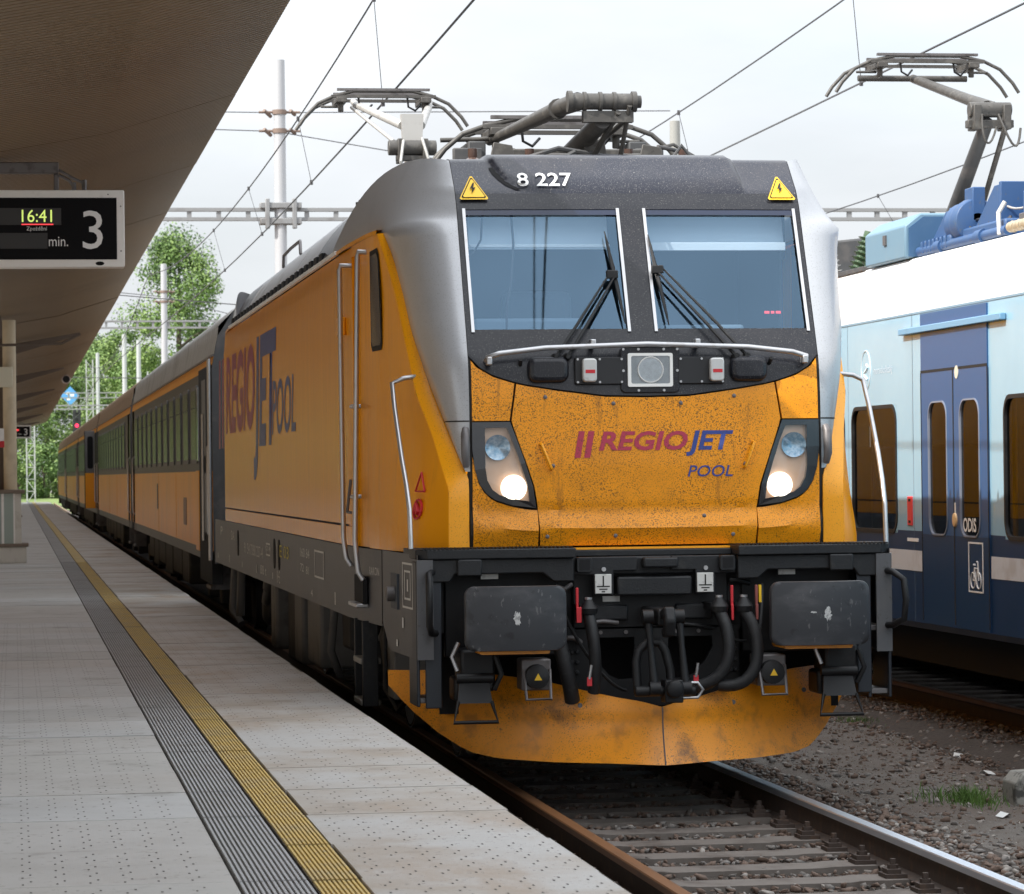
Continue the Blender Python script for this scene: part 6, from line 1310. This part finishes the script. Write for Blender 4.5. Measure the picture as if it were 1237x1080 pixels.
# ------------------------------------------------------------------ platform display signs
def display(loc, w_, label, far=False):
    s = E('departure_display', loc, label=label, cat='display sign', group='hanging platform displays')
    h = .62; d = .22
    O('sign_case', MB().prism(rrect(-w_, 0, 0, h, .012, 2), 1, 0, d), alu, s, bev=.006)
    O('sign_face', MB().box(-w_+.05, -.062, -.004, .004, .062, h-.062), sign_black, s)
    tf = lambda a, b: Vector((a, -.008, b))
    text('platform_number', '3', tf, -.335, -.175, .145, .455, white, s, .0)
    O('display_panel', MB().box(-w_+.06, -.505, -.0065, -.004, .34, .475).box(-w_+.06, -.615, -.0065, -.004, .150, .275), sign_lcd, s)
    if not far:
        text('display_time', '16:41', tf, -.818, -.578, .362, .462, led, s, .0)
        O('time_underline', MB().box(-.82, -.568, -.008, -.0065, .340, .348), led_red, s)
        text('sign_word', 'Zpoždění', tf, -.78, -.618, .285, .330, white, s)
        text('sign_word', 'min.', tf, -.605, -.452, .168, .245, white, s)
    else:
        O('display_rows', MB().box(-.80, -.58, -.008, -.0065, .36, .43), led_red, s); text('sign_word', 'min.', tf, -.605, -.452, .168, .245, white, s)
    O('maker_oval', MB().prism([(-.20+.035*math.cos(a), .030+.016*math.sin(a)) for a in np.linspace(0, 6.283, 16)[:-1]], 1, -.003, .0), sign_black, s)
    O('case_screws', MB().lathe([(.006, 0), (.006, -.003)], (-.03, -.001, .13), 'y', 8).lathe([(.006, 0), (.006, -.003)], (-.03, -.001, .49), 'y', 8).lathe([(.006, 0), (.006, -.003)], (-.13, -.001, .585), 'y', 8), steel_dk, s)
    O('hanger', MB().box(-w_, -.52, .06, .16, h+.14, h+.23).box(-.56, -.52, .09, .13, h, h+.14).box(-1.4, -1.3, .06, .16, h+.2, h+.75), steel_dk, s, bev=.008)
    O('sign_cable', MB().tube([(-.52, .1, h+.13), (-.44, .1, h+.09), (-.405, .1, h+.04), (-.40, .1, h-.01)], .013, 6).tube([(-.52, .1, h+.17), (-.40, .1, h+.10), (-.33, .1, h+.07), (-.32, .1, h-.01)], .013, 6).tube([(-.40, .1, h), (-.40, .1, h+.07)], .02, 6).tube([(-.315, .1, h), (-.315, .1, h+.09)], .02, 6), steel_dk, s, smooth=50)
    return s
display((-2.758, 8.5, 3.552), 2.0, 'near black platform display reading 16:41 and a large 3, hanging under the canopy')
display((-2.83, 141.5, 3.75), 1.6, 'tiny far platform display with a 3 seen beyond the column', True)

SB = E('reflection_building', (-24, 70, -.4), label='unseen long building added beyond the platform to darken reflections in the train sides', cat='building')  # out of view, added so the orange sides reflect a darker wall
O('wall', MB().box(-6, 6, -75, 85, 0, 9.5), mat('reflection_wall', (.40, .25, .11), .85, var=(.3, .6, (.33, .20, .09))), SB)
O('roof', MB().prism([(-6.6, 9.5), (6.6, 9.5), (0, 12.2)], 1, -75.6, 85.6), mat('reflection_roof', (.16, .08, .06), .8), SB)
wm_ = mesh_of(MB().box(6.0, 6.06, -.7, .7, 0, 2.0), 'window', coach_gl); wf_ = mesh_of(MB().box(6.0, 6.04, -.85, .85, -.15, 2.15), 'window_frame', conc_white)
for k in range(26):
    for z in (1.4, 5.6):
        o = link('window', wm_, SB, (0, -71+6*k, z)); link('window_frame', wf_, o)

q_ = np.random.RandomState(77); n_ = 26000
vx = np.stack([q_.uniform(-70, -11, n_), q_.uniform(215, 330, n_), 11*q_.rand(n_)**.8], 1); d1 = q_.normal(0, 1, (n_, 3)); d1 /= np.linalg.norm(d1, axis=1)[:, None]; d2 = np.cross(d1, q_.normal(0, 1, (n_, 3))); d2 /= np.linalg.norm(d2, axis=1)[:, None]
V = np.stack([vx-d1*.6, vx-d2*.5, vx+d1*.6, vx+d2*.5], 1).reshape(-1, 3)
mw_ = MB(); mw_.v = [tuple(p) for p in V]; mw_.f = [(4*k, 4*k+1, 4*k+2, 4*k+3) for k in range(n_)]; mw_.m = [k % 3 for k in range(n_)]
O('reflection_wood', mw_, leaf_ms, kind='stuff', fixn=False)  # unseen leaf mass added to darken what the coach windows reflect

# ================================================================== MASTS, BEAMS, WIRES, SIGNAL
def mast(x, y, h, r, label, brk=True):
    m = E('catenary_mast', (x, y, -.35), label=label, cat='mast', group='white overhead line masts')
    O('mast_tube', MB().lathe([(r*1.12, 0), (r, h*.5), (r*.93, h), (0, h+.02)], (0, 0, 0), 'z', 18), mast_m, m, smooth=40)
    O('mast_foot', MB().box(-.35, .35, -.35, .35, -.2, .35), conc_white, m, bev=.02)
    if brk:
        for z in (h-1.45, h-1.95): O('clamp', MB().lathe([(r*1.15, z), (r*1.15, z+.12)], (0, 0, 0), 'z', 16).tube([(-.55, 0, z+.06), (.55, 0, z+.06)], .035, 6).tube([(-.42, -.1, z+.1), (-.22, .1, z-.05)], .05, 6).tube([(.28, -.1, z+.1), (.42, .1, z+.0)], .05, 6), mat('clamp_rust', (.22, .16, .13), .6), m, smooth=40)
    return m
def beam(y, z, x0, x1, label, h=.34, st=.78):
    b = E('portal_beam', ((x0+x1)/2, y, z), label=label, cat='beam', group='portal beams across the tracks')
    c = (x0+x1)/2
    O('beam_chord', MB().box(x0-c, x1-c, -.10, .10, h-.09, h), beam_m, b); O('beam_chord', MB().box(x0-c, x1-c, -.10, .10, 0, .09), beam_m, b)
    me = mesh_of(MB().box(-.06, .06, -.06, .06, .09, h-.09), 'beam_strut', beam_m); x = x0+.3
    while x < x1: link('beam_strut', me, b, (x-c, 0, 0)); x += st
    return b
mast(3.42, 70, 13.25, .165, 'tall white catenary mast left of the raised pantograph')
beam(70, 8.62, -11, 24, 'grey portal beam level with the tall white mast behind the locomotive')
O('beam_collar', MB().box(-.55, .55, -.22, .22, 8.52, 8.68).box(-.55, .55, -.22, .22, 8.94, 9.1).box(-.42, -.30, -.26, -.12, 8.4, 9.2).box(.30, .42, -.26, -.12, 8.4, 9.2), beam_m, [o for o in COL.objects if o.name == 'catenary_mast'][0], loc=(0, 0, .35), bev=.02)
mast(3.9, 150, 12.9, .165, 'white catenary mast standing in front of the big tree')
beam(150, 9.3, -11, 24, 'grey portal beam crossing in front of the big tree', .42)
mast(3.7, 205, 11.7, .16, 'white mast between the canopy and the big tree, shorter than its neighbour', False)
mast(4.9, 212, 11.6, .16, 'white mast beside the big tree trunk, right of another like it', False)
mast(3.3, 260, 12.5, .16, 'far thin white mast nearest the canopy edge', False)
beam(212, 6.5, -8, 22, 'far lower portal beam behind the coach roofs'); beam(260, 8.4, -8, 22, 'far upper portal beam among the trees', .5)
cpole = E('concrete_pole', (9.1, 45, -.35), label='tapering grey concrete pole rising behind the locomotive roof', cat='pole')
O('pole_shaft', MB().lathe([(.20, 0), (.10, 9.0), (0, 9.02)], (0, 0, 0), 'z', 18), mat('pole_concrete', (.32, .32, .30), .8), cpole, smooth=40)
def lattice(x, y, h, label):
    mast_g = mat('mast_grey', (.40, .41, .41), .6)
    m = E('lattice_mast', (x, y, -.35), label=label, cat='mast', group='lattice masts by the far platform end')
    mb = MB()
    for sx in (-.3, .3):
        for sy in (-.3, .3): mb.box(sx-.05, sx+.05, sy-.05, sy+.05, 0, h)
    O('mast_legs', mb, mast_g, m); br = MB(); z = .3; k = 0
    while z < h-.9:
        br.tube([(-.3*(-1)**k, -.3, z), (.3*(-1)**k, -.3, z+.9)], .03, 5).tube([(-.3, -.3, z), (.3, -.3, z)], .03, 5); z += .9; k += 1
    O('mast_bracing', br, mast_g, m); return m
lattice(-2.4, 235, 9.5, 'grey lattice mast at the end of the platform under the far display'); lattice(3.3, 290, 13, 'grey lattice mast behind the red signal')
lattice(7.2, 262, 11, 'grey lattice mast right of the red signal above the coach roofs')
# wires: contact wire, and a catenary with its droppers
def catenary(x0, x1, zc, zm, label, lab2, sup, yr=(-60, 230), off=0., phase=0.):
    wob = lambda y: .30*math.sin((y-phase)/sup*math.pi)
    cw = O('contact_wire', MB().tube([(x0+wob(y), y, zc) for y in np.arange(yr[0], yr[1], 7.)], .011, 5), wire_m, smooth=60, label=label, cat='overhead wire')
    mz = lambda y: zm-1.0*4*(((y-phase) % sup)/sup)*(1-((y-phase) % sup)/sup)
    me = E('messenger_wire', (x1, 0, zm), label=lab2, cat='overhead wire')
    O('wire_strand', MB().tube([(off, y, mz(y)-zm) for y in np.arange(yr[0], yr[1], 3.)], .010, 5), wire_m, me, smooth=60)
    y = yr[0]+3.; 
    while y < yr[1]-4:
        O('dropper', MB().tube([(off, y, mz(y)-zm), (x0+wob(y)-x1, y, zc-zm)], .005, 4).lathe([(.02, -.03), (.02, .03)], (off, y, mz(y)-zm), 'z', 6).lathe([(.02, -.03), (.02, .03)], (x0+wob(y)-x1, y, zc-zm), 'z', 6), wire_m, me); y += 8.9
catenary(-.20, -.10, 5.52, 7.2, 'contact wire running above the orange train', 'messenger wire with droppers above the orange train', 70, phase=0)
catenary(4.65, 4.75, 5.75, 7.3, 'contact wire running above the blue train', 'messenger wire with droppers above the blue train', 70, phase=0)
catenary(9.7, 9.7, 5.6, 7.1, 'contact wire of the third track behind the blue train', 'messenger wire of the third track behind the blue train', 70, phase=0)
O('span_wire', MB().tube([(-9, 70, 11.6), (3.3, 70, 11.5), (14, 70, 11.6)], .014, 5).tube([(-9, 70, 11.35), (3.3, 70, 11.0), (14, 70, 9.2)], .014, 5), wire_m, label='pair of cross-span wires tied to the tall white mast', cat='overhead wire')
O('steady_wire', MB().tube([(-9, 70, 7.4), (-.2, 70, 6.6), (4.6, 70, 6.2), (14, 70, 6.3)], .014, 5), wire_m, label='lower steady wire crossing beneath the portal beam', cat='overhead wire')
O('span_wire', MB().tube([(-9, 150, 12.2), (3.9, 150, 10.9), (14, 150, 8.2)], .02, 5).tube([(-9, 150, 7.0), (4, 150, 6.8), (14, 150, 7.0)], .02, 5), wire_m, label='cross-span wires in front of the big tree', cat='overhead wire')
sg = E('rail_signal', (1.95, 282, -.35), label='dark signal head showing red above the coach roofs', cat='signal')
O('signal_post', MB().lathe([(.10, 0), (.09, 8.2)], (0, 0, 0), 'z', 12), mast_m, sg, smooth=40)
O('signal_head', MB().box(-.36, .36, -.12, .12, 5.4, 8.3), mat('signal_black', (.02, .02, .024), .5), sg, bev=.04)
for k in range(5): O('signal_lens', MB().lathe([(.15, -.13), (.15, -.125)], (0, 0, 5.8+.52*k), 'y', 16) if k != 2 else MB().lathe([(.17, -.14), (.17, -.125)], (0, 0, 5.8+.52*k), 'y', 16), lamp_red if k == 2 else void, sg)
ds = E('diamond_sign', (1.35, 280, 9.1), label='blue diamond sign with white marks above the red signal', cat='sign')
O('diamond_plate', MB().prism([(0, -.85), (.85, 0), (0, .85), (-.85, 0)], 1, -.03, .0), sig_blue, ds)
O('diamond_marks', MB().box(-.35, -.02, -.04, -.031, .12, .34).box(.0, .34, -.04, -.031, -.05, .16).box(-.30, .0, -.04, -.031, -.38, -.18), white, ds); O('sign_arm', MB().tube([(0, .06, 0), (.6, .3, -.8), (.62, 1.9, -1.4)], .05, 8), mast_m, ds)

# ================================================================== TREES
def tree(x, y, h, rad, zlo, n, seed, label, light=.35, tall=False, leaf=.32):
    q = np.random.RandomState(seed); t = E('tree', (x, y, -.3), label=label, cat='tree', group='trees beyond the station')
    tr_ = MB().tube([(0, 0, 0), (.1, 0, h*.3), (-.05, .1, h*.6), (0, 0, h*.9)], [h*.022, h*.017, h*.010, h*.003], 9)
    for k in range(9):
        z = h*(.22+.07*k); a = k*2.4; l_ = rad*(.75-.05*k)
        tr_.tube([(0, 0, z), (l_*.5*math.cos(a), l_*.5*math.sin(a), z+l_*.35), (l_*math.cos(a), l_*math.sin(a), z+l_*.6)], [h*.007, h*.004, h*.0015], 5)
    O('trunk', tr_, bark, t, smooth=60)
    nc = 80 if tall else 56
    # clump centres on and inside the crown envelope
    C = []
    for k in range(nc):
        u = q.rand(); z = zlo+(h-zlo)*u
        env = rad*(math.sin(math.pi*min(1, .12+u*.88))**.6)*(1 if not tall else .95-.25*u)
        a = q.rand()*6.283; r_ = env*math.sqrt(.15+.85*q.rand()); C.append((r_*math.cos(a), r_*math.sin(a), z, rad*q.uniform(.20, .40)))
    C = np.array(C); per = n//nc; P_ = []; F_ = []; Mi = []
    idx = np.repeat(np.arange(nc), per); m_ = len(idx)
    d = q.normal(0, 1, (m_, 3)); d /= np.linalg.norm(d, axis=1)[:, None]; rr2 = (q.rand(m_)**.45)[:, None]
    ctr = C[idx, :3]+d*rr2*C[idx, 3:4]*np.array([1, 1, .8])
    nrm = d+q.normal(0, .6, (m_, 3))+np.array([0, 0, .4]); nrm /= np.linalg.norm(nrm, axis=1)[:, None]
    ax = np.cross(nrm, q.normal(0, 1, (m_, 3))); ax /= np.linalg.norm(ax, axis=1)[:, None]; bx = np.cross(nrm, ax)
    sz = leaf*q.uniform(.55, 1.25, m_)[:, None]
    V = np.stack([ctr-ax*sz*.6, ctr-bx*sz*.38, ctr+ax*sz*.6, ctr+bx*sz*.38], 1).reshape(-1, 3)
    me = bpy.data.meshes.new('crown'); me.vertices.add(len(V)); me.vertices.foreach_set('co', V.ravel()); me.loops.add(len(V)); me.loops.foreach_set('vertex_index', np.arange(len(V), dtype=np.int32))
    me.polygons.add(m_); me.polygons.foreach_set('loop_start', np.arange(0, len(V), 4, dtype=np.int32))
    for mm_ in leaf_ms: me.materials.append(mm_)
    cl = q.choice(3, nc, p=(.5, light, .5-light)); me.polygons.foreach_set('material_index', np.where(q.rand(m_) < .75, cl[idx], q.choice(3, m_)).astype(np.int32))
    me.update(calc_edges=True); link('crown', me, t); return t
tree(12.3, 305, 25.5, 6.6, 5, 34000, 1, 'big tall green tree rising above the coach roofs behind the masts', .34, True, .25)
tree(7.6, 318, 16.5, 4.6, 3, 16000, 2, 'pale green tree just left of the big tall tree', .42, False, .25)
tree(17.6, 300, 14.5, 4.8, 3, 16000, 3, 'lower green tree right of the big tall tree, behind the coach roof', .25, False, .25)
far_t = [(-3.6, 322, 13, 4.6), (-.3, 330, 15, 4.8), (3.2, 334, 15.5, 5.0), (5.6, 345, 17.0, 5.0), (10.2, 340, 14, 5.0), (-7.5, 330, 15, 5), (21.5, 318, 12, 5), (26, 330, 11, 5)]
tl_ = ['young pale tree behind the far display sign', 'bushy green tree behind the end of the train', 'light green tree behind the blue diamond sign', 'green tree behind the red signal and lattice mast', 'low tree filling the gap behind the big tree', 'tree half hidden behind the platform column', 'tree behind the locomotive cab, hidden by the train', 'outer tree beyond the yard behind the locomotive']
for k, ((x, y, h, r_), lb2) in enumerate(zip(far_t, tl_)): tree(x, y, h, r_, .6, 15000, 20+k, lb2, .36+.1*(k % 3 == 0), False, .25)
bs_ = [(-4.2, 312, 4.5, 3.2), (-.8, 314, 5.2, 3.4), (2.6, 316, 5.0, 3.4), (6.0, 314, 5.6, 3.4), (9.4, 312, 5.4, 3.4)]
for k, (x, y, h, r_) in enumerate(bs_):
    t = tree(x, y, h, r_, .1, 6000, 50+k, ['shrub at the meadow edge left of the train end', 'dark shrub right behind the end of the train', 'rounded shrub low behind the coaches', 'thick shrub low beneath the red signal', 'shrub low beneath the big tall tree'][k], .2, False, .24)
    t.name = 'shrub'; t['category'] = 'shrub'; t['group'] = 'shrubs at the edge of the meadow'

# ------------------------------------------------------------------ pieces that can be told apart become parts of their own
SPLIT = {'lettering': 'letter', 'step_ladder': 'ladder_side', 'air_pipe': 'air_pipe', 'head_suspension': 'head_suspension', 'gutter_vents': 'gutter_vent', 'socket_bolts': 'socket_bolt', 'panel_bolts': 'panel_bolt', 'lamp_bolts': 'lamp_bolt', 'beam_bolts': 'beam_bolt',
         'plough_bolts': 'plough_bolt', 'roof_bolts': 'roof_bolt', 'mast_legs': 'mast_leg', 'case_screws': 'case_screw', 'roof_cabinet': 'roof_cabinet', 'primary_spring': 'primary_spring', 'shunt_cable': 'shunt_cable', 'plinth_mullion': 'plinth_mullion', 'blower_scroll': 'blower_scroll',
         'head_rest': 'head_rest', 'damper_links': 'damper_link', 'diamond_marks': 'diamond_mark', 'handle_slots': 'handle_slot', 'span_wire': None, 'sign_cable': 'sign_cable', 'gangway': 'gangway', 'entry_step': 'entry_step', 'inner_door_leaf': 'inner_door_leaf', 'entrance_pole': 'entrance_pole', 'display_panel': 'display_panel', 'drive_unit': 'drive_unit', 'coupling_rod': 'coupling_rod', 'wiper_arm': 'wiper_arm', 'driver_seat': 'driver_seat', 'display_digits': 'display_digit'}
def islands(me):
    par = list(range(len(me.vertices)))
    def f(i):
        while par[i] != i: par[i] = par[par[i]]; i = par[i]
        return i
    for e in me.edges:
        a, b = f(e.vertices[0]), f(e.vertices[1])
        if a != b: par[a] = b
    return [f(i) for i in range(len(par))]
for o in list(COL.objects):
    nm = o.name.split('.')[0]
    if o.type != 'MESH' or not SPLIT.get(nm): continue
    me = o.data; r_ = islands(me); roots = sorted(set(r_))
    if len(roots) < 2: continue
    for k, rt in enumerate(roots):
        ix = [i for i in range(len(r_)) if r_[i] == rt]; mp_ = {i: j for j, i in enumerate(ix)}
        m2 = bpy.data.meshes.new(SPLIT[nm]); fs = [p for p in me.polygons if r_[p.vertices[0]] == rt]
        m2.from_pydata([me.vertices[i].co[:] for i in ix], [], [[mp_[i] for i in p.vertices] for p in fs])
        for m_ in me.materials: m2.materials.append(m_)
        sm_ = [p.use_smooth for p in fs]; m2.polygons.foreach_set('use_smooth', sm_)
        if any(sm_): m2.set_sharp_from_angle(angle=R(45))
        if k == 0: o.data = m2; o.name = SPLIT[nm]
        else:
            c = o.copy(); c.data = m2; c.name = SPLIT[nm]; COL.objects.link(c)
for o in COL.objects:
    if o.name.split('.')[0] in ('deck_grip', 'mast_bracing', 'skirt_marking'): 
        if o.name.startswith('deck_grip'): o['kind'] = 'stuff'
